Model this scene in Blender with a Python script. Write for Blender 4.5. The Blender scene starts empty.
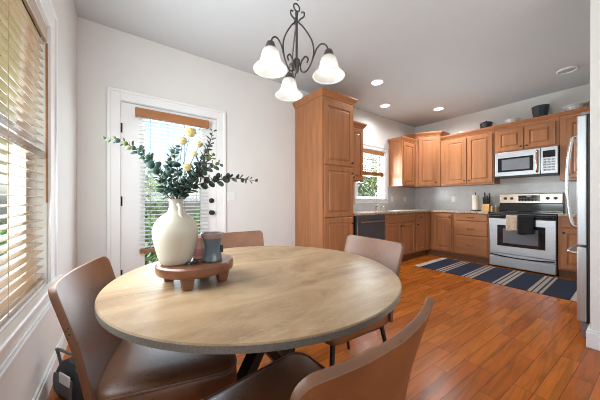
import bpy, bmesh, math, random
from mathutils import Vector, Matrix
random.seed(7)
PI = math.pi
S = bpy.context.scene
COL = S.collection

# ------------------------------------------------------------------ camera, world, sun, daylight, exposure
cam_d = bpy.data.cameras.new('camera'); cam_d.sensor_width = 36; cam_d.lens = 14.64
cam_d.shift_y = 1/600; cam_d.clip_start = 0.03
cam = bpy.data.objects.new('camera', cam_d); COL.objects.link(cam)
cam.location = (0, 0, 1.09); cam.rotation_euler = (PI/2, 0, -math.atan2(.58532, .81081))
S.camera = cam
S.view_settings.view_transform = 'Standard'; S.view_settings.look = 'None'
S.view_settings.exposure = 0.30; S.view_settings.gamma = 1.0
S.view_settings.use_curve_mapping = False
S.cycles.filter_width = 1.0

W = bpy.data.worlds.new('sky'); S.world = W; W.use_nodes = True
wn = W.node_tree.nodes; wl = W.node_tree.links; wn.clear()
sky = wn.new('ShaderNodeTexSky'); sky.sky_type = 'NISHITA'; sky.sun_disc = False
sky.sun_elevation = math.radians(52); sky.sun_rotation = math.radians(150); sky.air_density = 1.0; sky.dust_density = 3.0
wb = wn.new('ShaderNodeBackground'); wb.inputs['Strength'].default_value = 0.36
wo = wn.new('ShaderNodeOutputWorld')
wl.new(sky.outputs[0], wb.inputs[0]); wl.new(wb.outputs[0], wo.inputs[0])

def lamp(name, kind, loc, energy, color=(1, 1, 1), rot=(0, 0, 0), **kw):
    d = bpy.data.lights.new(name, kind); d.energy = energy; d.color = color
    for k, v in kw.items(): setattr(d, k, v)
    o = bpy.data.objects.new(name, d); COL.objects.link(o); o.location = loc; o.rotation_euler = rot
    return o
lamp('sun', 'SUN', (0, 0, 10), 3.0, (1, .95, .87), (math.radians(38), 0, math.radians(25)), angle=.01)
# added fill lamps behind the camera, then daylight at left window, door and sink window
UP = math.radians
lamp('added_fill_rear', 'AREA', (1.2, -2.9, 1.25), 70, (.80, .91, 1), (PI/2+UP(80), 0, 0), shape='RECTANGLE', size=2.7, size_y=1.9)  # added fill, aimed up so the ceiling spreads it
lamp('added_fill_left_rear', 'AREA', (-.42, -1.35, 1.35), 24, (.80, .91, 1), (PI/2+UP(76), 0, -PI/2), shape='RECTANGLE', size=1.9, size_y=1.3)  # second added fill, aimed up beside the unseen left opening
lamp('daylight_left_window', 'AREA', (-.26, 1.45, 1.52), 40, (.84, .93, 1), (PI/2-UP(3), 0, -PI/2+.12), shape='RECTANGLE', size=1.05, size_y=1.1)
lamp('daylight_on_blind', 'AREA', (-.75, 1.45, 1.2), 20, (.94, 1, .95), (PI/2+UP(20), 0, -PI/2), shape='RECTANGLE', size=1.2, size_y=1.5)
lamp('daylight_glass_door', 'AREA', (.48, 3.04, 1.15), 18, (.80, .91, 1), (-PI/2-UP(8), 0, 0), shape='RECTANGLE', size=.55, size_y=1.6)
lamp('daylight_sink_window', 'AREA', (4.02, 3.4, 1.6), 85, (.82, .92, 1), (-PI/2-UP(8), 0, 0), shape='RECTANGLE', size=.8, size_y=.9)

# ------------------------------------------------------------------ materials
MATS = {}
def mat(name, color, rough=.5, metal=0, spec=.5, noise=None, bump=None, coat=0, trans=0, alpha=None):
    """noise=(scale xyz, amount, detail): darkens/lightens the own colour of the thing; bump=(scale, strength)"""
    if name in MATS: return MATS[name]
    m = bpy.data.materials.new(name); m.use_nodes = True
    n = m.node_tree.nodes; l = m.node_tree.links; p = n['Principled BSDF']
    p.inputs['Base Color'].default_value = (*color, 1); p.inputs['Roughness'].default_value = rough
    p.inputs['Metallic'].default_value = metal; p.inputs['Specular IOR Level'].default_value = spec
    p.inputs['Coat Weight'].default_value = coat; p.inputs['Coat Roughness'].default_value = .15
    p.inputs['Transmission Weight'].default_value = trans
    tc = n.new('ShaderNodeTexCoord')
    sc, amt, det = noise if noise else ((12, 12, 12), .05, 3)
    mp = n.new('ShaderNodeMapping'); mp.inputs['Scale'].default_value = sc
    l.new(tc.outputs['Object'], mp.inputs[0])
    ns = n.new('ShaderNodeTexNoise'); ns.inputs['Scale'].default_value = 1; ns.inputs['Detail'].default_value = det
    l.new(mp.outputs[0], ns.inputs['Vector'])
    cr = n.new('ShaderNodeValToRGB')
    a, b = max(0, 1-amt), 1+amt
    cr.color_ramp.elements[0].position = .3; cr.color_ramp.elements[1].position = .7
    cr.color_ramp.elements[0].color = (*[c*a for c in color], 1); cr.color_ramp.elements[1].color = (*[min(1, c*b) for c in color], 1)
    l.new(ns.outputs['Fac'], cr.inputs[0]); l.new(cr.outputs[0], p.inputs['Base Color'])
    if bump:
        n2 = n.new('ShaderNodeTexNoise'); n2.inputs['Scale'].default_value = bump[0]; n2.inputs['Detail'].default_value = 4
        l.new(tc.outputs['Object'], n2.inputs['Vector'])
        bp = n.new('ShaderNodeBump'); bp.inputs['Strength'].default_value = bump[1]; bp.inputs['Distance'].default_value = .002
        l.new(n2.outputs['Fac'], bp.inputs['Height']); l.new(bp.outputs[0], p.inputs['Normal'])
    MATS[name] = m
    return m

WALL = mat('wall_paint', (.74, .715, .68), .8, spec=.2, noise=((3, 3, 3), .015, 2))
CEIL = mat('ceiling_paint', (.60, .62, .62), .9, spec=.1, noise=((2, 2, 2), .012, 2))
TRIM = mat('white_trim', (.82, .81, .79), .4, noise=((4, 4, 4), .012, 2))
DOORW = mat('white_door', (.80, .785, .77), .4, noise=((4, 4, 4), .012, 2))
MAPLE = mat('maple_wood', (.40, .160, .063), .38, spec=.4, noise=((16, 16, 1.6), .16, 5), coat=.15)
MAPLE2 = mat('maple_wood_drawer', (.40, .160, .063), .38, spec=.4, noise=((1.6, 16, 16), .16, 5), coat=.15)
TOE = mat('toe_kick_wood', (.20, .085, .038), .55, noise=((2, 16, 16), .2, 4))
BRONZE = mat('dark_bronze', (.035, .028, .024), .38, metal=.7)
IRON = mat('wrought_iron', (.075, .068, .064), .45, metal=.6)
STEEL = mat('stainless_steel', (.55, .57, .59), .42, metal=1, noise=((2, 2, 120), .06, 2))
STEELV = mat('stainless_steel_vertical', (.56, .58, .60), .42, metal=1, noise=((120, 120, 2), .05, 2))
GREYM = mat('grey_painted_metal', (.22, .22, .225), .45, metal=.3)
CHROME = mat('brushed_nickel', (.55, .54, .52), .25, metal=1)
BLACKG = mat('black_glass', (.012, .012, .014), .08)
BLACKP = mat('black_plastic', (.018, .018, .018), .4)
BLACKM = mat('black_metal', (.012, .012, .013), .4, metal=.3)
DARKST = mat('dark_stainless', (.15, .14, .14), .33, metal=.6)
BLINDW = mat('wooden_slats', (.46, .29, .175), .3, noise=((30, 2, 30), .15, 4), coat=.8)
BLINDX = mat('wooden_slats_sink', (.34, .135, .042), .4, noise=((2, 30, 30), .15, 4))
WHITEB = mat('white_slats', (.80, .79, .77), .45)
CERAM = mat('cream_ceramic', (.50, .45, .36), .32, noise=((6, 6, 2), .05, 3), bump=(60, .15))
ACACIA = mat('acacia_wood', (.165, .060, .026), .3, noise=((4, 30, 30), .3, 5), coat=.2)
BLUEC = mat('blue_grey_glaze', (.075, .105, .13), .12, coat=.5)
MAUVE = mat('mauve_glass', (.27, .19, .18), .12, coat=.4)
PINK = mat('pink_glass', (.85, .50, .40), .2)
PINKD = mat('pink_wax', (.62, .28, .25), .35)
GREENL = mat('eucalyptus_leaf', (.045, .095, .072), .5, noise=((40, 40, 40), .45, 2))
GREENY = mat('young_leaf', (.14, .18, .05), .5, noise=((40, 40, 40), .3, 2))
STEM = mat('brown_stem', (.10, .07, .035), .6)
YELLOW = mat('yellow_bloom', (.80, .66, .34), .7, noise=((60, 60, 60), .2, 3))
WHITEC = mat('white_china', (.78, .77, .74), .3)
NAVYD = mat('dark_slate_ceramic', (.035, .04, .05), .35)
COPPER = mat('copper_band', (.42, .17, .08), .35, metal=.4)
PAPER = mat('paper_towel', (.80, .73, .62), .9)
KNIFEW = mat('pale_wood', (.58, .33, .12), .45, noise=((30, 30, 4), .15, 3))
TOWELB = mat('beige_terry', (.62, .46, .33), .95, noise=((90, 90, 90), .25, 2), bump=(260, .6))
TOWELK = mat('black_terry', (.012, .011, .012), .95, bump=(260, .6))
OUTLET = mat('outlet_plastic', (.78, .77, .75), .4)
BAGK = mat('black_nylon', (.016, .016, .017), .6, bump=(200, .3))
BAGG = mat('grey_nylon', (.10, .10, .105), .6, bump=(200, .3))
LEAFO = mat('shrub_leaf', (.10, .22, .035), .6, noise=((5, 5, 5), .5, 3))
LEAFT = mat('tree_leaf', (.13, .22, .07), .6, noise=((3, 3, 3), .5, 3))
BARK = mat('bark', (.12, .085, .06), .9)
GRASS = mat('lawn', (.22, .32, .11), .9, noise=((3, 3, 3), .35, 5))
DECK = mat('porch_concrete', (.45, .43, .40), .9, noise=((6, 6, 6), .1, 4))

def glass_mat(name, tint=(1, 1, 1), refl=.06):
    m = bpy.data.materials.new(name); m.use_nodes = True
    n = m.node_tree.nodes; l = m.node_tree.links; n.clear()
    t = n.new('ShaderNodeBsdfTransparent'); t.inputs[0].default_value = (*tint, 1)
    g = n.new('ShaderNodeBsdfGlossy'); g.inputs['Roughness'].default_value = .02
    mx = n.new('ShaderNodeMixShader'); mx.inputs[0].default_value = refl
    o = n.new('ShaderNodeOutputMaterial')
    l.new(t.outputs[0], mx.inputs[1]); l.new(g.outputs[0], mx.inputs[2]); l.new(mx.outputs[0], o.inputs[0])
    return m
GLASS = glass_mat('window_glass', (.97, .985, .98))

def shade_mat():
    m = bpy.data.materials.new('frosted_alabaster_glass'); m.use_nodes = True
    n = m.node_tree.nodes; l = m.node_tree.links; n.clear()
    tc = n.new('ShaderNodeTexCoord'); ns = n.new('ShaderNodeTexNoise'); ns.inputs['Scale'].default_value = 22; ns.inputs['Detail'].default_value = 5
    l.new(tc.outputs['Object'], ns.inputs['Vector'])
    cr = n.new('ShaderNodeValToRGB'); cr.color_ramp.elements[0].color = (.62, .61, .59, 1); cr.color_ramp.elements[1].color = (.86, .85, .83, 1)
    l.new(ns.outputs['Fac'], cr.inputs[0])
    tr = n.new('ShaderNodeBsdfTranslucent'); df = n.new('ShaderNodeBsdfDiffuse'); gl = n.new('ShaderNodeBsdfGlossy'); gl.inputs['Roughness'].default_value = .15
    tp = n.new('ShaderNodeBsdfTransparent')
    for s in (tr, df): l.new(cr.outputs[0], s.inputs[0])
    a = n.new('ShaderNodeMixShader'); a.inputs[0].default_value = .5
    b = n.new('ShaderNodeMixShader'); b.inputs[0].default_value = .06
    c = n.new('ShaderNodeMixShader'); c.inputs[0].default_value = .42
    o = n.new('ShaderNodeOutputMaterial')
    l.new(tr.outputs[0], a.inputs[1]); l.new(df.outputs[0], a.inputs[2])
    l.new(a.outputs[0], b.inputs[1]); l.new(gl.outputs[0], b.inputs[2])
    l.new(b.outputs[0], c.inputs[1]); l.new(tp.outputs[0], c.inputs[2]); l.new(c.outputs[0], o.inputs[0])
    return m
SHADE = shade_mat()

def emit_mat(name, color, strength):
    m = bpy.data.materials.new(name); m.use_nodes = True
    n = m.node_tree.nodes; l = m.node_tree.links; n.clear()
    e = n.new('ShaderNodeEmission'); e.inputs[0].default_value = (*color, 1); e.inputs[1].default_value = strength
    o = n.new('ShaderNodeOutputMaterial'); l.new(e.outputs[0], o.inputs[0])
    return m
BULB = emit_mat('lit_bulb', (1, .95, .86), 2)
CANLIT = emit_mat('lit_downlight', (1, .96, .9), 5)

def floor_mat():
    m = bpy.data.materials.new('hardwood_planks'); m.use_nodes = True
    n = m.node_tree.nodes; l = m.node_tree.links; p = n['Principled BSDF']
    tc = n.new('ShaderNodeTexCoord')
    br = n.new('ShaderNodeTexBrick'); br.offset = .37; br.offset_frequency = 3; br.squash = 1
    br.inputs['Scale'].default_value = 1; br.inputs['Brick Width'].default_value = .62; br.inputs['Row Height'].default_value = .088
    br.inputs['Mortar Size'].default_value = .0019; br.inputs['Mortar Smooth'].default_value = .3; br.inputs['Bias'].default_value = 0
    br.inputs['Color1'].default_value = (.36, .080, .009, 1); br.inputs['Color2'].default_value = (.52, .142, .017, 1)
    br.inputs['Mortar'].default_value = (.14, .036, .009, 1)
    mpb = n.new('ShaderNodeMapping'); mpb.inputs['Rotation'].default_value = (0, 0, .05)
    l.new(tc.outputs['Object'], mpb.inputs[0]); l.new(mpb.outputs[0], br.inputs['Vector'])
    mp = n.new('ShaderNodeMapping'); mp.inputs['Scale'].default_value = (2.2, 26, 1); mp.inputs['Rotation'].default_value = (0, 0, .05)
    l.new(tc.outputs['Object'], mp.inputs[0])
    # shift the grain from plank to plank
    ad = n.new('ShaderNodeVectorMath'); ad.operation = 'MULTIPLY_ADD'
    l.new(br.outputs['Color'], ad.inputs[0]); ad.inputs[1].default_value = (60, 60, 60); l.new(mp.outputs[0], ad.inputs[2])
    ns = n.new('ShaderNodeTexNoise'); ns.inputs['Scale'].default_value = 1; ns.inputs['Detail'].default_value = 6; ns.inputs['Distortion'].default_value = 1.2
    l.new(ad.outputs[0], ns.inputs['Vector'])
    cr = n.new('ShaderNodeValToRGB'); cr.color_ramp.elements[0].position = .30; cr.color_ramp.elements[1].position = .60
    cr.color_ramp.elements[0].color = (.60, .70, .66, 1); cr.color_ramp.elements[1].color = (1.08, 1.08, 1.06, 1)
    l.new(ns.outputs['Fac'], cr.inputs[0])
    mx = n.new('ShaderNodeMix'); mx.data_type = 'RGBA'; mx.blend_type = 'MULTIPLY'; mx.inputs[0].default_value = 1
    l.new(br.outputs['Color'], mx.inputs[6]); l.new(cr.outputs[0], mx.inputs[7]); l.new(mx.outputs[2], p.inputs['Base Color'])
    p.inputs['Roughness'].default_value = .27; p.inputs['Specular IOR Level'].default_value = .28
    bp = n.new('ShaderNodeBump'); bp.inputs['Strength'].default_value = .25; bp.inputs['Distance'].default_value = .0015
    inv = n.new('ShaderNodeMath'); inv.operation = 'SUBTRACT'; inv.inputs[0].default_value = 1
    l.new(br.outputs['Fac'], inv.inputs[1]); l.new(inv.outputs[0], bp.inputs['Height']); l.new(bp.outputs[0], p.inputs['Normal'])
    return m
FLOOR = floor_mat()

def granite_mat():
    m = bpy.data.materials.new('speckled_granite'); m.use_nodes = True
    n = m.node_tree.nodes; l = m.node_tree.links; p = n['Principled BSDF']
    tc = n.new('ShaderNodeTexCoord'); v = n.new('ShaderNodeTexVoronoi'); v.inputs['Scale'].default_value = 55
    l.new(tc.outputs['Object'], v.inputs['Vector'])
    cr = n.new('ShaderNodeValToRGB'); e = cr.color_ramp.elements
    e[0].color = (.10, .06, .04, 1); e[0].position = .08; e[1].color = (.58, .48, .37, 1); e[1].position = .45
    k = e.new(.75); k.color = (.42, .28, .18, 1)
    l.new(v.outputs['Color'], cr.inputs[0]); l.new(cr.outputs[0], p.inputs['Base Color']); p.inputs['Roughness'].default_value = .15
    return m
GRANITE = granite_mat()

def tile_mat():
    m = bpy.data.materials.new('marble_tile'); m.use_nodes = True
    n = m.node_tree.nodes; l = m.node_tree.links; p = n['Principled BSDF']
    tc = n.new('ShaderNodeTexCoord'); sp = n.new('ShaderNodeSeparateXYZ'); l.new(tc.outputs['Object'], sp.inputs[0])
    ad = n.new('ShaderNodeMath'); l.new(sp.outputs[0], ad.inputs[0]); l.new(sp.outputs[1], ad.inputs[1])
    cb = n.new('ShaderNodeCombineXYZ'); l.new(ad.outputs[0], cb.inputs[0]); l.new(sp.outputs[2], cb.inputs[1])
    br = n.new('ShaderNodeTexBrick'); br.inputs['Scale'].default_value = 1; br.inputs['Brick Width'].default_value = .30; br.inputs['Row Height'].default_value = .10
    br.inputs['Mortar Size'].default_value = .0015
    br.inputs['Color1'].default_value = (.55, .54, .525, 1); br.inputs['Color2'].default_value = (.58, .57, .555, 1); br.inputs['Mortar'].default_value = (.55, .545, .535, 1)
    l.new(cb.outputs[0], br.inputs['Vector'])
    ns = n.new('ShaderNodeTexNoise'); ns.inputs['Scale'].default_value = 4; ns.inputs['Detail'].default_value = 6; ns.inputs['Distortion'].default_value = 2
    l.new(tc.outputs['Object'], ns.inputs['Vector'])
    cr = n.new('ShaderNodeValToRGB'); cr.color_ramp.elements[0].position = .42; cr.color_ramp.elements[1].position = .55
    cr.color_ramp.elements[0].color = (.93, .93, .93, 1); cr.color_ramp.elements[1].color = (1, 1, 1, 1)
    l.new(ns.outputs['Fac'], cr.inputs[0])
    mx = n.new('ShaderNodeMix'); mx.data_type = 'RGBA'; mx.blend_type = 'MULTIPLY'; mx.inputs[0].default_value = 1
    l.new(br.outputs['Color'], mx.inputs[6]); l.new(cr.outputs[0], mx.inputs[7]); l.new(mx.outputs[2], p.inputs['Base Color'])
    p.inputs['Roughness'].default_value = .25
    return m
TILE = tile_mat()

def table_mat(name):
    m = bpy.data.materials.new(name); m.use_nodes = True
    n = m.node_tree.nodes; l = m.node_tree.links; p = n['Principled BSDF']
    tc = n.new('ShaderNodeTexCoord')
    mp = n.new('ShaderNodeMapping'); mp.inputs['Rotation'].default_value = (0, 0, -.62); mp.inputs['Scale'].default_value = (1.5, 4.2, 3)
    l.new(tc.outputs['Object'], mp.inputs[0])
    a = n.new('ShaderNodeTexNoise'); a.inputs['Scale'].default_value = 1.3; a.inputs['Detail'].default_value = 9; a.inputs['Roughness'].default_value = .6; a.inputs['Distortion'].default_value = 1.6
    l.new(mp.outputs[0], a.inputs['Vector'])
    cr = n.new('ShaderNodeValToRGB'); e = cr.color_ramp.elements
    e[0].position = .36; e[0].color = (.245, .155, .082, 1); e[1].position = .64; e[1].color = (.40, .275, .157, 1)
    q = e.new(.50); q.color = (.335, .218, .119, 1)
    l.new(a.outputs['Fac'], cr.inputs[0])
    # thin pale scratches like veins, short and broken
    mv = n.new('ShaderNodeMapping'); mv.inputs['Rotation'].default_value = (0, 0, -.62); mv.inputs['Scale'].default_value = (5, 16, 5)
    l.new(tc.outputs['Object'], mv.inputs[0])
    v = n.new('ShaderNodeTexNoise'); v.inputs['Scale'].default_value = 1; v.inputs['Detail'].default_value = 3; v.inputs['Distortion'].default_value = 2.5
    l.new(mv.outputs[0], v.inputs['Vector'])
    vr = n.new('ShaderNodeValToRGB'); ve = vr.color_ramp.elements
    ve[0].position = .485; ve[0].color = (0, 0, 0, 1); ve[1].position = .515; ve[1].color = (0, 0, 0, 1); k = ve.new(.50); k.color = (.38, .38, .38, 1)
    l.new(v.outputs['Fac'], vr.inputs[0])
    mx = n.new('ShaderNodeMix'); mx.data_type = 'RGBA'; l.new(vr.outputs[0], mx.inputs[0]); l.new(cr.outputs[0], mx.inputs[6]); mx.inputs[7].default_value = (.43, .34, .24, 1)
    l.new(mx.outputs[2], p.inputs['Base Color'])
    p.inputs['Roughness'].default_value = .42; p.inputs['Specular IOR Level'].default_value = .25
    bp = n.new('ShaderNodeBump'); bp.inputs['Strength'].default_value = .10; bp.inputs['Distance'].default_value = .002
    l.new(a.outputs['Fac'], bp.inputs['Height']); l.new(bp.outputs[0], p.inputs['Normal'])
    return m
TTOP = table_mat('stone_look_tabletop')
TEDGE = mat('grey_stone_edge', (.19, .175, .15), .5, noise=((260, 260, 260), .22, 2))

def leather_mat():
    m = bpy.data.materials.new('brown_leather'); m.use_nodes = True
    n = m.node_tree.nodes; l = m.node_tree.links; p = n['Principled BSDF']
    tc = n.new('ShaderNodeTexCoord')
    a = n.new('ShaderNodeTexNoise'); a.inputs['Scale'].default_value = 7; a.inputs['Detail'].default_value = 5
    l.new(tc.outputs['Object'], a.inputs['Vector'])
    cr = n.new('ShaderNodeValToRGB'); cr.color_ramp.elements[0].position = .3; cr.color_ramp.elements[1].position = .7
    cr.color_ramp.elements[0].color = (.125, .045, .016, 1); cr.color_ramp.elements[1].color = (.195, .075, .026, 1)
    l.new(a.outputs['Fac'], cr.inputs[0])
    # scattered small dark nicks: worn-through spots of the leather
    v = n.new('ShaderNodeTexVoronoi'); v.inputs['Scale'].default_value = 70; l.new(tc.outputs['Object'], v.inputs['Vector'])
    lt = n.new('ShaderNodeMath'); lt.operation = 'LESS_THAN'; lt.inputs[1].default_value = .21; l.new(v.outputs['Distance'], lt.inputs[0])
    b = n.new('ShaderNodeTexNoise'); b.inputs['Scale'].default_value = 5; l.new(tc.outputs['Object'], b.inputs['Vector'])
    gt = n.new('ShaderNodeMath'); gt.operation = 'GREATER_THAN'; gt.inputs[1].default_value = .56; l.new(b.outputs['Fac'], gt.inputs[0])
    mu = n.new('ShaderNodeMath'); mu.operation = 'MULTIPLY'; l.new(lt.outputs[0], mu.inputs[0]); l.new(gt.outputs[0], mu.inputs[1])
    mx = n.new('ShaderNodeMix'); mx.data_type = 'RGBA'; l.new(mu.outputs[0], mx.inputs[0]); l.new(cr.outputs[0], mx.inputs[6]); mx.inputs[7].default_value = (.035, .018, .012, 1)
    l.new(mx.outputs[2], p.inputs['Base Color'])
    p.inputs['Roughness'].default_value = .40; p.inputs['Specular IOR Level'].default_value = .7
    bn = n.new('ShaderNodeTexNoise'); bn.inputs['Scale'].default_value = 160; l.new(tc.outputs['Object'], bn.inputs['Vector'])
    bp = n.new('ShaderNodeBump'); bp.inputs['Strength'].default_value = .12; bp.inputs['Distance'].default_value = .001
    l.new(bn.outputs['Fac'], bp.inputs['Height']); l.new(bp.outputs[0], p.inputs['Normal'])
    return m
LEATHER = leather_mat()

def rug_mat():
    m = bpy.data.materials.new('navy_striped_weave'); m.use_nodes = True
    n = m.node_tree.nodes; l = m.node_tree.links; p = n['Principled BSDF']
    tc = n.new('ShaderNodeTexCoord'); sp = n.new('ShaderNodeSeparateXYZ'); l.new(tc.outputs['Object'], sp.inputs[0])
    cr = n.new('ShaderNodeValToRGB'); cr.color_ramp.interpolation = 'CONSTANT'
    navy = (.034, .040, .062, 1); cream = (.36, .31, .26, 1)
    L = 1.68; bands = []
    for s in (.25, .615, .975, 1.325):            # start of each stripe group measured from the left end
        for a, b in ((0, .028), (.046, .082), (.100, .130)): bands.append((s+a, s+b))
    e = cr.color_ramp.elements; e[0].position = 0; e[0].color = navy; e[1].position = bands[0][0]/L; e[1].color = cream
    x = e.new(bands[0][1]/L); x.color = navy
    for a, b in bands[1:]:
        x = e.new(a/L); x.color = cream; x = e.new(b/L); x.color = navy
    dv = n.new('ShaderNodeMath'); dv.operation = 'DIVIDE'; dv.inputs[1].default_value = L; l.new(sp.outputs[0], dv.inputs[0])
    l.new(dv.outputs[0], cr.inputs[0]); l.new(cr.outputs[0], p.inputs['Base Color'])
    p.inputs['Roughness'].default_value = .95; p.inputs['Specular IOR Level'].default_value = .1
    ns = n.new('ShaderNodeTexNoise'); ns.inputs['Scale'].default_value = 250; l.new(tc.outputs['Object'], ns.inputs['Vector'])
    bp = n.new('ShaderNodeBump'); bp.inputs['Strength'].default_value = .4; bp.inputs['Distance'].default_value = .002
    l.new(ns.outputs['Fac'], bp.inputs['Height']); l.new(bp.outputs[0], p.inputs['Normal'])
    return m
RUG = rug_mat()
FRINGE = mat('cream_fringe', (.60, .53, .45), .95)

# ------------------------------------------------------------------ mesh helpers
class MB:
    def __init__(s): s.v = []; s.f = []
    def add(s, vs, fs):
        o = len(s.v); s.v += [tuple(v) for v in vs]; s.f += [tuple(o+i for i in f) for f in fs]; return s
    def box(s, x0, x1, y0, y1, z0, z1):
        v = [(x, y, z) for z in (z0, z1) for y in (y0, y1) for x in (x0, x1)]
        return s.add(v, [(0, 2, 3, 1), (4, 5, 7, 6), (0, 1, 5, 4), (2, 6, 7, 3), (0, 4, 6, 2), (1, 3, 7, 5)])
    def loops(s, rings, cap0=True, cap1=True, close=True):
        k = len(rings[0]); v = [p for r in rings for p in r]; f = []
        for i in range(len(rings)-1):
            for j in range(k if close else k-1):
                a = i*k+j; b = i*k+(j+1) % k; f.append((a, b, b+k, a+k))
        if cap0: f.append(tuple(range(k-1, -1, -1)))
        if cap1: f.append(tuple(range((len(rings)-1)*k, len(rings)*k)))
        return s.add(v, f)
    def lathe(s, prof, c=(0, 0, 0), n=28, cap0=True, cap1=True):
        return s.loops([[(c[0]+r*math.cos(2*PI*i/n), c[1]+r*math.sin(2*PI*i/n), c[2]+z) for i in range(n)] for r, z in prof], cap0, cap1)
    def tube(s, pts, r, n=10, cap=True):
        P = [Vector(p) for p in pts]; R = r if isinstance(r, (list, tuple)) else [r]*len(P)
        rings = []; up = None
        for i, p in enumerate(P):
            t = (P[min(i+1, len(P)-1)]-P[max(i-1, 0)]).normalized()
            if up is None:
                up = Vector((0, 0, 1)) if abs(t.z) < .9 else Vector((1, 0, 0))
            a = t.cross(up).normalized(); b = a.cross(t).normalized(); up = b
            rings.append([tuple(p+R[i]*(math.cos(2*PI*k/n)*a+math.sin(2*PI*k/n)*b)) for k in range(n)])
        return s.loops(rings, cap, cap)
    def bar(s, p, q, w, h, up=(0, 0, 1)):
        p = Vector(p); q = Vector(q); t = (q-p).normalized(); a = t.cross(Vector(up)).normalized()*w/2; b = a.cross(t).normalized()*h/2
        return s.loops([[tuple(x+i*a+j*b) for i, j in ((-1, -1), (1, -1), (1, 1), (-1, 1))] for x in (p, q)])
    def prism(s, poly, z0, z1):
        return s.loops([[(x, y, z0) for x, y in poly], [(x, y, z1) for x, y in poly]])
    def sphere(s, c, r, n=12, sz=1):
        return s.lathe([(max(.0005, r*math.sin(PI*i/8)), -r*sz*math.cos(PI*i/8)) for i in range(9)], c, n)
    def torus(s, c, R, r, M=None, n=20, k=8, sx=1):
        rings = []
        for i in range(n+1):
            a = 2*PI*i/n; ring = []
            for j in range(k):
                b = 2*PI*j/k; p = Vector(((R*sx+r*math.cos(b))*math.cos(a) if sx == 1 else R*sx*math.cos(a)+r*math.cos(b)*math.cos(a), (R+r*math.cos(b))*math.sin(a), r*math.sin(b)))
                if M: p = M @ p
                ring.append(tuple(Vector(c)+p))
            rings.append(ring)
        return s.loops(rings, False, False)
    def xf(s, M):
        s.v = [tuple(M @ Vector(p)) for p in s.v]; return s
    def build(s, name, m, parent=None, bevel=0, seg=2, smooth=None, loc=None, rz=None):
        me = bpy.data.meshes.new(name); me.from_pydata(s.v, [], s.f)
        bm = bmesh.new(); bm.from_mesh(me); bmesh.ops.recalc_face_normals(bm, faces=bm.faces); bm.to_mesh(me); bm.free()
        me.materials.append(m)
        if smooth or bevel:
            for p in me.polygons: p.use_smooth = True
            me.set_sharp_from_angle(angle=math.radians(smooth or 35))
        o = bpy.data.objects.new(name, me); COL.objects.link(o)
        if parent: o.parent = parent
        if loc: o.location = loc
        if rz: o.rotation_euler.z = rz
        if bevel:
            b = o.modifiers.new('bevel', 'BEVEL'); b.width = bevel; b.segments = seg; b.limit_method = 'ANGLE'; b.angle_limit = math.radians(40)
        return o

def tag(o, label, cat, group=None, kind=None):
    o['label'] = label; o['category'] = cat
    if group: o['group'] = group
    if kind: o['kind'] = kind
    return o
def thing(name, label, cat, loc=(0, 0, 0), rz=0, group=None, kind=None):
    o = bpy.data.objects.new(name, None); COL.objects.link(o); o.location = loc; o.rotation_euler = (0, 0, rz)
    o.empty_display_size = .05
    return tag(o, label, cat, group, kind)
def struct(o, label=None, cat=None):
    o['kind'] = 'structure'
    if label: o['label'] = label
    if cat: o['category'] = cat
    return o
def dup(root, loc, rz, label, group=None):
    r = root.copy(); COL.objects.link(r); r.location = loc; r.rotation_euler = (0, 0, rz); r['label'] = label
    if group: r['group'] = group
    for ch in list(root.children):
        c = ch.copy(); COL.objects.link(c); c.parent = r
        for g in list(ch.children):
            d = g.copy(); COL.objects.link(d); d.parent = c
    return r
def smooth_path(pts, k=6):
    P = [Vector(p) for p in pts]; P = [2*P[0]-P[1]]+P+[2*P[-1]-P[-2]]; out = []
    for i in range(1, len(P)-2):
        for j in range(k):
            t = j/k; a, b, c, d = P[i-1:i+3]
            out.append(.5*((2*b)+(c-a)*t+(2*a-5*b+4*c-d)*t*t+(3*b-a-3*c+d)*t**3))
    return out+[P[-2]]

# ------------------------------------------------------------------ the room shell
XL, XR, YF, YR, ZC = -.36, 5.66, 3.13, -3.0, 2.85
XP0, XP1, YP, YK = 2.82, 2.945, .21, -.60        # partition beside the fridge, kitchen end wall
struct(MB().box(XL-.15, XR+.15, YR-.15, YF+.15, -.12, 0).build('floor', FLOOR), 'glossy reddish brown hardwood plank floor', 'floor')
struct(MB().box(XL-.15, XR+.15, YR-.15, YF+.15, ZC, ZC+.1).build('ceiling', CEIL), 'flat pale grey painted ceiling', 'ceiling')
WY0, WY1, WZ0, WZ1 = .90, 2.0, .62, 2.10          # left window
b = MB(); b.box(XL-.15, XL, YR, -2.35, 0, ZC).box(XL-.15, XL, -.35, WY0, 0, ZC).box(XL-.15, XL, -2.35, -.35, 0, WZ0).box(XL-.15, XL, -2.35, -.35, 2.3, ZC).box(XL-.15, XL, WY1, YF+.15, 0, ZC).box(XL-.15, XL, WY0, WY1, 0, WZ0-.031).box(XL-.15, XL, WY0, WY1, WZ1, ZC)
struct(b.build('wall_left', WALL), 'off-white window wall on the left', 'wall')
DX0, DX1, DZ = -.022, .952, 2.125                 # glass door opening
KX0, KX1, KZ0, KZ1 = 3.60, 4.45, 1.14, 2.12       # sink window opening
b = MB(); b.box(XL, DX0, YF, YF+.15, 0, ZC).box(DX0, DX1, YF, YF+.15, DZ, ZC).box(DX1, KX0, YF, YF+.15, 0, ZC)
b.box(KX0, KX1, YF, YF+.15, 0, KZ0).box(KX0, KX1, YF, YF+.15, KZ1, ZC).box(KX1, XR+.15, YF, YF+.15, 0, ZC)
struct(b.build('wall_far', WALL), 'off-white wall with the glass door and the sink window', 'wall')
struct(MB().box(XR, XR+.15, YK-.12, YF, 0, ZC).build('wall_right', WALL), 'off-white wall behind the range', 'wall')
struct(MB().box(XP0, XP1, YK-.12, YP, 0, ZC).build('wall_partition', WALL, bevel=.006), 'end of the partition wall beside the refrigerator', 'wall')
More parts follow.
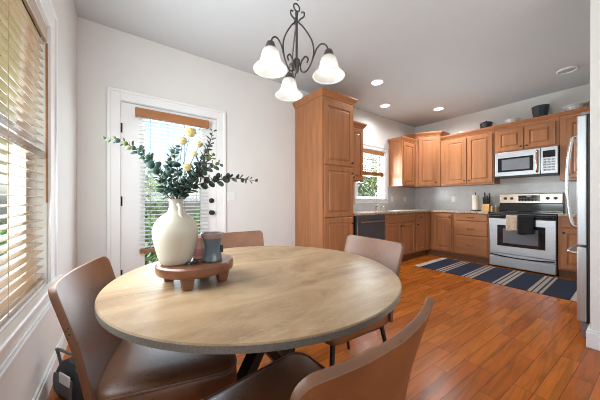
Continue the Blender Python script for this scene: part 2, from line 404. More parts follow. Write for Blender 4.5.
struct(MB().box(XP1, XR, YK-.12, YK, 0, ZC).build('wall_kitchen', WALL), 'wall behind the refrigerator', 'wall')
struct(MB().box(XP0, XP1, YR, YK-.12, 0, ZC).build('wall_side', WALL), 'wall of the dining room towards the rear', 'wall')
b = MB(); b.box(XL, -.25, YR-.15, YR, 0, ZC).box(2.65, XP1, YR-.15, YR, 0, ZC).box(-.25, 2.65, YR-.15, YR, 2.45, ZC)
struct(b.build('wall_rear', WALL), 'wall behind the camera with an added opening for fill light', 'wall')
r = struct(MB().box(-.25, 2.65, YR-.1, YR-.04, 2.37, 2.45).box(-.25, 2.65, YR-.1, YR-.04, 0, .08).box(-.25, -.17, YR-.1, YR-.04, .08, 2.37).box(2.57, 2.65, YR-.1, YR-.04, .08, 2.37).box(1.16, 1.24, YR-.1, YR-.04, .08, 2.37).build('added_frame_rear', TRIM), 'added patio door frame behind the camera, for fill light', 'window')  # unseen opening, added to bring light in from the rear

def baseboard(name, x0, x1, y0, y1, nx, ny, label):
    b = MB()
    b.box(x0, x1, y0, y1, 0, .115)
    t = .006
    b.box(x0+(t if nx > 0 else 0)*0, x1-(t if nx > 0 else 0), y0+(t if ny < 0 else 0), y1, .115, .135) if nx >= 0 and ny <= 0 else b.box(x0+t, x1, y0, y1, .115, .135)
    struct(b.build(name, TRIM, bevel=.002), label, 'baseboard')
baseboard('baseboard_left', XL, XL+.018, YR, YF-.02, 1, 0, 'white baseboard along the window wall')
baseboard('baseboard_corner', XL+.018, DX0-.115, YF-.018, YF, 0, -1, 'short white baseboard left of the glass door')
baseboard('baseboard_far', DX1+.115, 2.16, YF-.018, YF, 0, -1, 'white baseboard between glass door and pantry')
b = MB().box(XP0-.018, XP0, YR, YP+.018, 0, .115).box(XP0, XP1, YP, YP+.018, 0, .115).box(XP0-.012, XP0, YR, YP+.012, .115, .135).box(XP0, XP1, YP, YP+.012, .115, .135)
struct(b.build('baseboard_right', TRIM, bevel=.002), 'white baseboard wrapping the partition end', 'baseboard')

def casing(mb, a0, a1, z0, z1, w, place, head=True, bottom=False):
    """door or window casing as stepped boards; place(a, out, z) -> xyz limits"""
    for (lo, hi, t0, t1, th) in ((a0-w, a0, z0, z1+w, .016), (a1, a1+w, z0, z1+w, .016), (a0, a1, z1, z1+w, .016), (a0-w, a0-w+.028, z0, z1+w, .026), (a1+w-.028, a1+w, z0, z1+w, .026), (a0-w+.028, a1+w-.028, z1+w-.028, z1+w, .026)):
        mb.box(*place(lo, hi, th, t0, t1))
    return mb
farp = lambda lo, hi, th, z0, z1: (lo, hi, YF-th, YF, z0, z1)
leftp = lambda lo, hi, th, z0, z1: (XL, XL+th, lo, hi, z0, z1)

# --- glass door
d = struct(thing('door_1', 'white exterior door with a full glass pane', 'door', (0, 0, 0)))
casing(MB(), DX0-.006, DX1+.006, 0, DZ+.006, .108, farp).build('casing', TRIM, d, bevel=.002)
gx0, gx1, gz0, gz1 = .185, .765, .28, 1.97
b = MB(); y0, y1 = YF+.012, YF+.055
b.box(DX0+.004, gx0, y0, y1, .012, DZ-.004).box(gx1, DX1-.004, y0, y1, .012, DZ-.004).box(gx0, gx1, y0, y1, .012, gz0).box(gx0, gx1, y0, y1, gz1, DZ-.004)
slab = b.build('slab', DOORW, d)
MB().box(gx0-.025, gx0, y0-.008, y0, gz0-.025, gz1+.025).box(gx1, gx1+.025, y0-.008, y0, gz0-.025, gz1+.025).box(gx0, gx1, y0-.008, y0, gz0-.025, gz0).box(gx0, gx1, y0-.008, y0, gz1, gz1+.025).build('lite_frame', DOORW, slab, bevel=.003)
MB().box(gx0, gx1, y0+.018, y0+.024, gz0, gz1).build('glass_pane', GLASS, slab)
MB().box(DX0-.003, DX0+.004, YF-.002, YF+.14, 0, DZ).box(DX1-.004, DX1+.003, YF+.058, YF+.14, 0, DZ).box(DX0, DX1, YF+.058, YF+.14, DZ-.004, DZ+.003).build('jamb', TRIM, d)
MB().box(DX0, DX1, YF+.002, YF+.14, 0, .011).build('threshold', BRONZE, d)
for z in (1.80, 1.04, .28): MB().box(DX0-.010, DX0+.010, YF+.000, YF+.012, z, z+.095).lathe([(.007, 0), (.007, .1)], (DX0, YF+.0, z-.002), 8).build('hinge', BRONZE, d)
def knob_out(name, x, z, R, L, parent, m):
    b = MB().lathe([(.031*R, 0), (.031*R, .008), (.011*R, .012), (.011*R, L*.45), (.027*R, L*.6), (.030*R, L*.8), (.024*R, L), (.003, L+.002)], (0, 0, 0), 18)
    b.xf(Matrix.Translation((x, y0, z)) @ Matrix.Rotation(PI/2, 4, 'X'))
    return b.build(name, m, parent, smooth=50)
knob_out('door_knob', .893, .945, 1, .06, d, BRONZE)
knob_out('deadbolt', .893, 1.095, 1, .022, d, BRONZE)

# --- white blind on the door
bl = thing('door_blind', 'white slatted blind with a wooden valance hanging on the glass door', 'blind', (0, YF-.001, 0))
MB().box(.096, .842, -.075, -.055, 1.978, 2.068).box(.096, .112, -.055, -.003, 1.978, 2.068).box(.826, .842, -.055, -.003, 1.978, 2.068).build('valance', BLINDX, bl, bevel=.004)
MB().box(.118, .820, -.05, -.006, 2.0, 2.045).build('headrail', WHITEB, bl)
b = MB(); z = .60
while z < 1.985:
    b.add([(.135, -.052, z-.004), (.835, -.052, z-.004), (.835, -.027, z+.003), (.135, -.027, z+.003), (.835, -.003, z+.002), (.135, -.003, z+.002)], [(0, 1, 2, 3), (3, 2, 4, 5)])
    z += .043
o = b.build('slats', WHITEB, bl); md = o.modifiers.new('thick', 'SOLIDIFY'); md.thickness = .003
MB().box(.135, .835, -.054, -.002, .535, .572).build('bottom_rail', BLINDX, bl, bevel=.004)
for x in (.23, .40, .57, .74): MB().box(x-.0025, x+.0025, -.054, -.0525, .55, 2.0).build('ladder_cord', mat('cord', (.20, .19, .19), .8), bl)

# --- left window, stool, apron
w = struct(thing('window_1', 'tall window on the left wall', 'window'))
casing(MB(), WY0, WY1, WZ0-.02, WZ1, .13, leftp).build('casing', TRIM, w, bevel=.002)
MB().box(XL-.149, XL, WY0+.001, WY1-.001, WZ0-.03, WZ0).box(XL, XL+.042, WY0-.17, WY1+.17, WZ0-.03, WZ0).build('stool', TRIM, w, bevel=.008, seg=3)
MB().box(XL, XL+.032, WY0-.13, WY1+.13, WZ0-.046, WZ0-.03).box(XL, XL+.024, WY0-.13, WY1+.13, WZ0-.06, WZ0-.046).box(XL, XL+.012, WY0-.13, WY1+.13, WZ0-.10, WZ0-.06).box(XL, XL+.018, WY0-.13, WY1+.13, WZ0-.115, WZ0-.10).box(XL, XL+.026, WY0-.13, WY1+.13, WZ0-.13, WZ0-.115).build('apron', TRIM, w, bevel=.003)
MB().box(XL-.149, XL, WY1-.012, WY1, WZ0, WZ1).box(XL-.149, XL, WY0, WY0+.012, WZ0, WZ1).box(XL-.149, XL, WY0+.012, WY1-.012, WZ1-.012, WZ1).build('jamb', TRIM, w)
def sash(name, x0, x1, a0, a1, z0, z1, parent, fr=.045, along='y', mun=0):
    b = MB(); B = (lambda lo, hi, q0, q1, e=0: b.box(x0+e, x1-e, lo, hi, q0, q1)) if along == 'y' else (lambda lo, hi, q0, q1, e=0: b.box(lo, hi, x0+e, x1-e, q0, q1))
    B(a0, a0+fr, z0, z1); B(a1-fr, a1, z0, z1); B(a0+fr, a1-fr, z0, z0+fr); B(a0+fr, a1-fr, z1-fr, z1)
    for i in range(mun):
        c = a0+(a1-a0)*(i+1)/(mun+1); B(c-.009, c+.009, z0+fr, z1-fr, .006)
    if mun: c = (z0+z1)/2; B(a0+fr, a1-fr, c-.009, c+.009, .006)
    s_ = b.build(name, TRIM, parent)
    g = MB(); m = (x0+x1)/2
    g.box(m-.002, m+.002, a0+fr, a1-fr, z0+fr, z1-fr) if along == 'y' else g.box(a0+fr, a1-fr, m-.002, m+.002, z0+fr, z1-fr)
    g.build('pane', GLASS, s_)
zm = (WZ0+WZ1)/2
sash('upper_sash', XL-.135, XL-.105, WY0+.012, WY1-.012, zm-.02, WZ1-.012, w)
sash('lower_sash', XL-.100, XL-.070, WY0+.012, WY1-.012, WZ0, zm+.025, w)

# --- wooden blind in the left window
bl = thing('wooden_blind', 'wide brown wooden slatted blind filling the tall left window', 'blind', (XL, 0, 0))
MB().box(-.012, .004, WY0+.016, WY1-.016, 2.0, 2.085).build('valance', BLINDW, bl, bevel=.003)
MB().box(-.060, -.016, WY0+.02, WY1-.02, 2.02, 2.08).build('headrail', BRONZE, bl)
b = MB(); z = .68
while z < 2.0:
    b.add([(-.062, WY0+.018, z+.004), (-.062, WY1-.018, z+.004), (-.036, WY1-.018, z+.004), (-.036, WY0+.018, z+.004), (-.010, WY1-.018, z-.002), (-.010, WY0+.018, z-.002)], [(0, 1, 2, 3), (3, 2, 4, 5)])
    z += .0435
o = b.build('slats', BLINDW, bl); md = o.modifiers.new('thick', 'SOLIDIFY'); md.thickness = .0032
MB().box(-.063, -.009, WY0+.018, WY1-.018, WZ0+.002, WZ0+.03).build('bottom_rail', BLINDW, bl, bevel=.004)
for y in (1.08, 1.45, 1.82):
    for x in (-.008, -.064): MB().box(x-.0005, x+.0005, y-.002, y+.002, .63, 2.02).build('ladder_cord', mat('tan_cord', (.45, .33, .2), .8), bl)
MB().tube([(.002, WY1-.022, 1.99), (.004, WY1-.022, 1.08)], .005, 8).build('tilt_wand', BLINDX, bl, smooth=50)

struct(casing(MB(), -2.35, -.35, WZ0-.02, 2.3, .11, leftp).box(XL-.12, XL-.07, -1.39, -1.31, WZ0, 2.3).build('added_window_left', TRIM), 'added window on the left wall behind the camera, for fill light', 'window')  # unseen window, added to send light towards the kitchen

# --- sink window and its blind
w = struct(thing('window_2', 'white double-hung window above the kitchen sink', 'window'))
b = casing(MB(), KX0, KX1, KZ0-.095, KZ1, .095, farp)
b.box(KX0, KX1, YF-.016, YF, KZ0-.095, KZ0-.02)
b.build('casing', TRIM, w, bevel=.002)
MB().box(KX0-.10, KX1+.10, YF-.045, YF+.06, KZ0-.02, KZ0+.002).build('stool', TRIM, w, bevel=.004)
MB().box(KX0, KX0+.012, YF, YF+.149, KZ0, KZ1).box(KX1-.012, KX1, YF, YF+.149, KZ0, KZ1).box(KX0+.012, KX1-.012, YF, YF+.149, KZ1-.012, KZ1).build('jamb', TRIM, w)
zm = (KZ0+KZ1)/2
sash('upper_sash', YF+.10, YF+.13, KX0+.012, KX1-.012, zm-.02, KZ1-.012, w, .04, 'x', 1)
sash('lower_sash', YF+.065, YF+.095, KX0+.012, KX1-.012, KZ0+.002, zm+.02, w, .04, 'x')
bl = thing('wooden_blind', 'short wooden blind half raised in the window above the sink', 'blind', (0, YF, 0))
MB().box(KX0+.014, KX1-.014, -.006, .010, 2.03, 2.105).build('valance', BLINDX, bl, bevel=.003)
MB().box(KX0+.016, KX1-.016, .012, .055, 2.05, 2.1).build('headrail', BRONZE, bl)
b = MB(); z = 1.69
while z < 2.03:
    b.box(KX0+.018, KX1-.018, .008, .057, z, z+.003); z += .043
for i in range(9): b.box(KX0+.018, KX1-.018, .008, .057, 1.625+.0062*i, 1.628+.0062*i)
b.build('slats', BLINDX, bl)
MB().box(KX0+.018, KX1-.018, .006, .058, 1.595, 1.623).build('bottom_rail', BLINDX, bl, bevel=.003)
for x in (3.75, 4.02, 4.30): MB().box(x-.0015, x+.0015, .0065, .0075, 1.6, 2.05).build('ladder_cord', MATS['tan_cord'], bl)

# ------------------------------------------------------------------ recessed lights and detector
CANS = [(3.04, 2.26, 'lit recessed ceiling light nearest the pantry cabinet'), (3.905, 2.73, 'lit recessed ceiling light nearest the sink wall'), (4.866, 2.225, 'lit recessed ceiling light nearest the range wall')]
for x, y, lab in CANS:
    t = thing('recessed_light', lab, 'ceiling light', (x, y, ZC), 0, 'recessed ceiling lights')
    MB().lathe([(.098, -.001), (.098, -.008), (.085, -.012), (.076, -.006), (.076, -.001)], n=32, cap0=False, cap1=False).build('trim_ring', TRIM, t, smooth=40)
    MB().lathe([(.076, -.0015), (.076, -.006), (.03, -.0075)], n=32).build('lens', CANLIT, t)
    lamp('downlight', 'SPOT', (x, y, ZC-.03), 14 if x < 3.5 else 36 if x < 4.5 else 90, (.97, .98, 1), spot_size=math.radians(172), spot_blend=1, shadow_soft_size=.07).parent = None
t = thing('ceiling_vent', 'round unlit ceiling disc above the range', 'ceiling vent', (4.82, .555, ZC))
MB().lathe([(.105, -.001), (.105, -.010), (.088, -.020), (.082, -.016), (.082, -.004)], n=32, cap0=False).build('rim', TRIM, t, smooth=40)
MB().lathe([(.082, -.004), (.05, -.010), (.02, -.012)], n=32).build('cover', mat('grey_cover', (.45, .45, .45), .6), t, smooth=40)

# ------------------------------------------------------------------ cabinets
RX = -PI/2
def panel_door(parent, w, h, loc, rz=0, knob=None, name='door', m=None, pull=False, slab=False, kname='knob'):
    """raised panel front; local x 0..w, z 0..h, back at y=0, front at y=-.02"""
    T = -.02; fr = min(.058, w*.22, h*.3)
    prof = [(0, 0), (0, T+.004), (.004, T), (fr, T), (fr+.004, T+.013), (fr+.014, T+.013), (fr+.036, T+.002)]
    if slab: prof = [(0, 0), (0, T+.006), (.004, T+.002), (.012, T), (.016, T)]
    rings = [[(i, y, i), (w-i, y, i), (w-i, y, h-i), (i, y, h-i)] for i, y in prof]
    d = MB().loops(rings).build(name, m or MAPLE, parent, loc=loc, rz=rz)
    if knob:
        b = MB().lathe([(.007, 0), (.006, .012), (.014, .018), (.015, .024), (.010, .029), (.001, .030)], n=14)
        b.xf(Matrix.Translation((knob[0], T, knob[1])) @ Matrix.Rotation(PI/2, 4, 'X')).build('knob', BRONZE, d, smooth=50)
    if pull:
        c = w/2; z = h/2
        MB().tube(smooth_path([(c-.048, T, z), (c-.046, T-.018, z), (c-.03, T-.026, z-.004), (c, T-.028, z-.006), (c+.03, T-.026, z-.004), (c+.046, T-.018, z), (c+.048, T, z)], 4), .0045, 8).build('pull', BRONZE, d, smooth=50)
    return d
def crown(parent, x0, x1, yb, yf, z, l=1, r=1, h=.085):
    rings = []
    for o, dz in ((.002, 0), (.010, .004), (.012, .018), (.022, .028), (.040, .052), (.046, .062), (.050, .066), (.050, h)):
        rings.append([(x0-o*l, yb, z+dz), (x0-o*l, yf-o, z+dz), (x1+o*r, yf-o, z+dz), (x1+o*r, yb, z+dz)])
    MB().loops(rings).build('crown_molding', MAPLE2, parent)
def cabinet(name, label, loc, rz, w, d, z0, z1, group=None):
    t = thing(name, label, 'cabinet', loc, rz, group)
    MB().box(.0008, w-.0008, -d+.02, -.0015, z0, z1).build('body', MAPLE, t)
    return t
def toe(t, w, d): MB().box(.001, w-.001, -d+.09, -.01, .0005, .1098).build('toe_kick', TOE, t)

# pantry
px0, pw, pd = 2.165, .612, .665
t = cabinet('pantry_cabinet', 'tall wooden pantry cabinet with three stacked doors', (px0, YF, 0), 0, pw, pd, .11, 2.515)
toe(t, pw, pd); crown(t, 0, pw, -.002, -pd+.02, 2.515)
for z0, z1, kz in ((1.592, 2.455, .05), (.868, 1.572, .62), (.135, .848, .63)):
    panel_door(t, pw-.06, z1-z0, (.03, -pd+.02, z0), knob=(pw-.06-.03, kz))
# uppers on the sink wall
t = cabinet('wall_cabinet', 'narrow wooden wall cabinet between the pantry and the sink window', (2.78, YF, 0), 0, .62, .33, 1.42, 2.345, 'wall cabinets')
crown(t, 0, .62, -.002, -.31, 2.345, l=0)
for i in (0, 1): panel_door(t, .285, .88, (.02+.292*i, -.31, 1.44), knob=(.255 if i == 0 else .03, .05))
t = cabinet('wall_cabinet', 'small single-door wooden wall cabinet right of the sink window', (4.61, YF, 0), 0, .473, .33, 1.40, 2.32, 'wall cabinets')
crown(t, 0, .463, -.002, -.31, 2.32, r=0)
panel_door(t, .40, .87, (.035, -.31, 1.425), knob=(.03, .05))
# diagonal corner wall cabinet
A, B_, C_, D_, E_ = (5.085, YF-.002), (5.085, 2.80), (5.33, 2.405), (XR-.002, 2.405), (XR-.002, YF-.002)
t = thing('corner_cabinet', 'taller diagonal wooden wall cabinet in the kitchen corner', 'cabinet', (0, 0, 0), 0, 'wall cabinets')
MB().prism([A, B_, C_, D_, E_], 1.40, 2.455).build('body', MAPLE, t)
rings = []
for o, dz in ((.002, 0), (.010, .004), (.012, .018), (.022, .028), (.040, .052), (.046, .062), (.050, .066), (.050, .085)):
    rings.append([(A[0]-o, A[1], 2.455+dz), (B_[0]-o, B_[1]-o*.55, 2.455+dz), (C_[0]-o*.45, C_[1]-o, 2.455+dz), (D_[0], D_[1]-o, 2.455+dz), (E_[0], E_[1], 2.455+dz)])
MB().loops(rings).build('crown_molding', MAPLE2, t)
ang = math.atan2(C_[1]-B_[1], C_[0]-B_[0]); ux, uy = math.cos(ang), math.sin(ang); L = math.hypot(C_[0]-B_[0], C_[1]-B_[1])
panel_door(t, L-.11, 1.0, (B_[0]+ux*.055, B_[1]+uy*.055, 1.43), ang, knob=(L-.14, .05))
# uppers on the range wall
t = cabinet('wall_cabinet', 'two-door wooden wall cabinet left of the microwave', (XR, 2.402, 0), RX, .905, .33, 1.40, 2.335, 'wall cabinets')
crown(t, 0, .905, -.002, -.31, 2.335, 0, 0)
panel_door(t, .37, .87, (.10, -.31, 1.43), knob=(.34, .05)); panel_door(t, .39, .87, (.49, -.31, 1.43), knob=(.03, .05))
t = cabinet('wall_cabinet', 'short two-door wooden wall cabinet above the microwave', (XR, 1.495, 0), RX, .80, .33, 1.93, 2.335, 'wall cabinets')
crown(t, 0, .80, -.002, -.31, 2.335, 0, 0)
panel_door(t, .355, .35, (.035, -.31, 1.955), knob=(.325, .04)); panel_door(t, .355, .35, (.405, -.31, 1.955), knob=(.03, .04))
t = cabinet('wall_cabinet', 'wooden wall cabinet right of the microwave, partly behind the refrigerator', (XR, .693, 0), RX, 1.28, .33, 1.40, 2.335, 'wall cabinets')
crown(t, 0, 1.28, -.002, -.31, 2.335, 0, 0)
for i in range(3): panel_door(t, .375, .87, (.065+.395*i, -.31, 1.43), knob=(.03, .05))

# base cabinets, sink wall
SD = .67
t = cabinet('base_cabinet', 'wooden sink base cabinet with two doors right of the dishwasher', (3.52, YF, 0), 0, .965, SD, .11, .872, 'base cabinets')
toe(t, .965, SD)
bo = [c for c in t.children if c.name.startswith('body')][0]
hb = MB().box(.0008, .02, -SD+.02, -.0015, .11, .872).box(.945, .9642, -SD+.02, -.0015, .11, .872).box(.02, .945, -.012, -.0015, .11, .872).box(.02, .945, -SD+.02, -.012, .11, .13).box(.02, .945, -SD+.02, -SD+.04, .13, .872)
bo.data.clear_geometry(); bo.data.from_pydata(hb.v, [], hb.f)
for i in (0, 1):
    panel_door(t, .455, .56, (.02+.47*i, -SD+.02, .135), knob=(.425 if i == 0 else .03, .51))
    panel_door(t, .455, .135, (.02+.47*i, -SD+.02, .715), name='drawer', m=MAPLE2, slab=True)
t = cabinet('base_cabinet', 'narrow wooden base cabinet with one drawer beside the inner corner', (4.487, YF, 0), 0, .54, SD, .11, .872, 'base cabinets')
toe(t, .54, SD)
panel_door(t, .31, .56, (.015, -SD+.02, .135), knob=(.035, .51))
panel_door(t, .31, .135, (.015, -SD+.02, .715), name='drawer', m=MAPLE2, slab=True, knob=(.155, .067))
MB().box(.365, .525, -SD, -SD+.02, .115, .868).build('filler_panel', MAPLE, t, bevel=.002)
# base cabinets, range wall
RD = .63
t = cabinet('base_cabinet', 'wooden corner base cabinet with one tall door', (XR, YF-.003, 0), RX, 1.085, RD, .11, .872, 'base cabinets')
toe(t, 1.085, RD)
panel_door(t, .345, .70, (.715, -RD+.02, .135), knob=(.315, .65))
t = cabinet('base_cabinet', 'wooden base cabinet with three drawers left of the range', (XR, 2.04, 0), RX, .55, RD, .11, .872, 'base cabinets')
toe(t, .55, RD)
for z0, z1 in ((.735, .86), (.475, .715), (.135, .455)): panel_door(t, .485, z1-z0, (.045, -RD+.02, z0), name='drawer', m=MAPLE2, slab=True, pull=True)
t = cabinet('base_cabinet', 'wooden base cabinet right of the range beside the refrigerator', (XR, .672, 0), RX, 1.25, RD, .11, .872, 'base cabinets')
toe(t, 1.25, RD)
for i in range(3):
    panel_door(t, .375, .56, (.03+.4*i, -RD+.02, .135), knob=(.03, .51)); panel_door(t, .375, .135, (.03+.4*i, -RD+.02, .715), name='drawer', m=MAPLE2, slab=True, knob=(.19, .067))

# countertops
cz0, cz1 = .8735, .907
sx0, sx1, sy0, sy1 = 3.66, 4.34, 2.56, 2.95
b = MB()
b.box(2.781, sx0, YF-SD-.02, YF-.002, cz0, cz1).box(sx1, XR-.002, YF-SD-.02, YF-.002, cz0, cz1).box(sx0, sx1, YF-SD-.02, sy0, cz0, cz1).box(sx0, sx1, sy1, YF-.002, cz0, cz1)
b.box(XR-RD-.02, XR-.002, 1.489, YF-SD-.02, cz0, cz1)
tag(b.build('countertop', GRANITE), 'L-shaped speckled granite countertop running from pantry to range', 'countertop')
tag(MB().box(XR-RD-.02, XR-.002, YK+.004, .668, cz0, cz1).build('countertop', GRANITE, bevel=.004), 'short granite countertop right of the range', 'countertop')
t = thing('kitchen_sink', 'steel undermount sink sunk into the granite below the window', 'sink', (0, 0, 0))
rings = [[(sx0+o, sy0+o, z), (sx1-o, sy0+o, z), (sx1-o, sy1-o, z), (sx0+o, sy1-o, z)] for o, z in ((.001, .90), (.004, .89), (.02, .72), (.05, .715))]
MB().loops(rings, cap0=False).build('basin', STEEL, t, smooth=30)
t = thing('faucet', 'tall brushed nickel gooseneck faucet below the window', 'faucet', (4.03, 3.03, cz1))
MB().lathe([(.028, 0), (.028, .008), (.018, .02), (.016, .09), (.012, .10)], n=18).build('base', CHROME, t, smooth=50)
MB().tube(smooth_path([(0, 0, .09), (0, 0, .27), (0, -.02, .325), (0, -.07, .345), (0, -.12, .325), (0, -.14, .27), (0, -.142, .22)], 6), [.011]*24+[.011]*12+[.014], 12).build('spout', CHROME, t, smooth=50)
MB().tube([(.015, 0, .06), (.05, 0, .075), (.085, -.005, .11)], .006, 8).build('lever', CHROME, t, smooth=50)
t = thing('soap_dispenser', 'small nickel soap pump beside the faucet', 'soap dispenser', (4.20, 3.03, cz1))
MB().lathe([(.018, 0), (.018, .006), (.011, .012), (.010, .05), (.014, .055), (.014, .065)], n=14).build('collar', CHROME, t, smooth=50)
MB().tube([(0, 0, .06), (0, -.015, .075), (0, -.06, .072)], .005, 8).build('spout', CHROME, t, smooth=50)

# backsplash
b = MB(); s = .007
b.box(2.79, KX0-.098, YF-s, YF-.0005, cz1+.001, 1.418).box(KX0-.098, KX1+.098, YF-s, YF-.0005, cz1+.001, KZ0-.097).box(KX1+.098, XR-.001, YF-s, YF-.0005, cz1+.001, 1.398)
struct(b.build('trim_1', TILE), 'pale grey tile backsplash on the sink wall', 'backsplash')
struct(MB().box(XR-s, XR-.0005, YK+.005, YF-s, cz1+.001, 1.398).build('trim_2', TILE), 'pale grey tile backsplash behind the range', 'backsplash')
def outlet(name, label, cat, loc, rz, kind):
    t = thing(name, label, cat, loc, rz)
    MB().box(-.036 if kind != 'double' else -.058, .036 if kind != 'double' else .058, -.006, -.0005, -.058, .058).build('plate', OUTLET, t, bevel=.002)
    for x in ((0,) if kind != 'double' else (-.023, .023)):
        MB().box(x-.005, x+.005, -.014, -.006, -.012, .012).build('toggle', OUTLET, t) if kind == 'double' else MB().box(-.015, .015, -.009, -.006, -.04, .04).build('socket', OUTLET, t, bevel=.002)
outlet('light_switch', 'white double light switch plate right of the glass door', 'light switch', (1.142, YF, 1.15), 0, 'double')
outlet('wall_outlet', 'white outlet on the sink-wall backsplash just right of the window', 'outlet', (4.72, YF-s, 1.13), 0, '')
outlet('wall_outlet', 'white outlet on the sink-wall backsplash nearest the corner', 'outlet', (5.22, YF-s, 1.13), 0, '')
outlet('wall_outlet', 'white outlet on the range-wall backsplash left of the paper towels', 'outlet', (XR-s, 2.28, 1.13), RX, '')

# dishwasher
t = thing('dishwasher', 'dark stainless dishwasher left of the sink cabinet', 'dishwasher', (2.80, YF, 0))
MB().box(.003, .715, -SD+.05, -.01, .10, .868).build('tub', BLACKM, t)
d = MB().box(.04, .712, -SD, -SD+.048, .13, .795).build('door', DARKST, t, bevel=.004)
MB().box(.04, .712, -SD, -SD+.048, .80, .866).build('control_panel', DARKST, t, bevel=.003)
MB().bar((.10, -SD-.032, .765), (.655, -SD-.032, .765), .02, .018).bar((.13, -SD, .765), (.13, -SD-.03, .765), .014, .014).bar((.62, -SD, .765), (.62, -SD-.03, .765), .014, .014).build('handle', mat('bronze_steel', (.50, .36, .28), .3, metal=1), d, bevel=.003)
MB().box(.01, .71, -SD+.08, -SD+.1, .002, .098).build('kick_plate', BLACKM, t)

# ------------------------------------------------------------------ range
RW = .80
t = thing('kitchen_range', 'stainless steel electric range with a black cooktop', 'range', (XR-.01, 1.481, 0), RX)
F = -.62
MB().box(.003, RW-.003, F+.03, -.01, .02, .885).build('body', GREYM, t)
od = MB().box(.006, RW-.006, F-.01, F+.029, .235, .805).build('oven_door', STEEL, t, bevel=.006)
MB().box(.115, RW-.115, F-.013, F-.0105, .36, .70).build('oven_window', BLACKG, od, bevel=.002)
MB().box(.19, RW-.19, F-.0145, F-.0132, .41, .65).build('oven_window_pane', mat('tinted_oven_glass', (.16, .165, .18), .1), od)
MB().tube(smooth_path([(.03, F-.01, .845), (.035, F-.05, .845), (.08, F-.06, .845), (RW/2, F-.062, .845), (RW-.08, F-.06, .845), (RW-.035, F-.05, .845), (RW-.03, F-.01, .845)], 5), .012, 10).build('handle', BLACKM, od, smooth=50)
MB().box(.006, RW-.006, F-.006, F+.029, .812, .872).build('front_trim', BLACKG, t, bevel=.004)
dr = MB().box(.006, RW-.006, F-.01, F+.029, .022, .178).build('storage_drawer', STEEL, t, bevel=.006)
b = MB(); n = 16; pr = [] 
for i in range(n+1):
    x = .02+(RW-.04)*i/n; z = .212-.026*math.sin(PI*i/n)
    pr.append([(x, F-.012, z-.014), (x, F-.012, z+.006), (x, F+.01, z+.006), (x, F+.01, z-.014)])
b.loops(pr); b.build('drawer_grip', BLACKM, dr, smooth=40)
MB().box(.006, RW-.006, F-.004, F+.029, .182, .231).build('drawer_valance', STEEL, t, bevel=.003)
ct = MB().box(0, RW, F-.02, -.012, .886, .906).build('cooktop', BLACKG, t, bevel=.006)
for x, y, r_ in ((.21, -.44, .105), (.59, -.44, .085), (.21, -.2, .075), (.59, -.2, .10)):
    MB().lathe([(r_, .9061), (r_, .9068), (r_-.006, .9068), (r_-.006, .9061)], (x, y, 0), 32, False, False).build('burner_ring', GREYM, ct)
# back guard
bg = MB().loops([[(0, -.085, .906), (RW, -.085, .906), (RW, -.012, .906), (0, -.012, .906)], [(0, -.085, 1.05), (RW, -.085, 1.05), (RW, -.012, 1.05), (0, -.012, 1.05)]]).build('backguard', BLACKG, t, bevel=.004)
MB().loops([[(.004, -.095, 1.052), (RW-.004, -.095, 1.052), (RW-.004, -.012, 1.052), (.004, -.012, 1.052)], [(.004, -.082, 1.215), (RW-.004, -.082, 1.215), (RW-.004, -.012, 1.225), (.004, -.012, 1.225)]]).build('control_panel', mat('warm_stainless', (.62, .50, .40), .3, metal=.9, noise=((2, 120, 120), .05, 2)), bg, bevel=.008, seg=3)
MB().box(.265, .535, -.096, -.088, 1.085, 1.185).build('display', BLACKG, bg)
lit = mat('display_print', (.35, .42, .40), .5)
b = MB()
for i in range(6):
    for j in range(2): b.box(.285+.042*i, .310+.042*i, -.0972, -.0962, 1.10+.035*j, 1.106+.035*j)
b.box(.37, .43, -.0972, -.0962, 1.155, 1.172)
b.build('display_marks', lit, bg)
for x in (.085, .175, .625, .715):
    MB().lathe([(.024, 0), (.022, .02), (.016, .026)], n=16).xf(Matrix.Translation((x, -.088, 1.135)) @ Matrix.Rotation(PI/2, 4, 'X')).build('knob', BLACKP, bg, smooth=40)
# towels over the oven handle
def towel(name, label, x0, x1, zb, m, back):
    b = MB(); n = 18; cols = 14; pts = []
    yc, zc, R = F-.062, .845, .0165
    path = [(yc+R, back+(zc-back)*i/6) for i in range(7)] + [(yc+R*math.cos(PI*i/8), zc+R*math.sin(PI*i/8)) for i in range(1, 8)] + [(yc-R, zc-(zc-zb)*i/10) for i in range(11)]
    rows = []
    for k, (y, z) in enumerate(path):
        row = []
        for j in range(cols+1):
            u = j/cols; hang = max(0, (zc-z)/.3) if k > 13 else 0
            row.append((x0+(x1-x0)*u, y-.006*hang*(1+math.sin(u*9+1.3)), z-(.012*math.sin(u*5+.5) if k == len(path)-1 else 0)))
        rows.append(row)
    b.loops(rows, False, False, close=False)
    root = thing(name, label, 'towel', (XR-.01, 1.481, 0), RX)
    root2 = b.build('cloth', m, root, smooth=60); md = root2.modifiers.new('thick', 'SOLIDIFY'); md.thickness = .005; md.offset = 0
towel('dish_towel', 'beige dish towel hanging over the oven handle', .245, .385, .62, TOWELB, .72)
towel('dish_towel', 'black dish towel hanging over the oven handle', .39, .575, .585, TOWELK, .70)

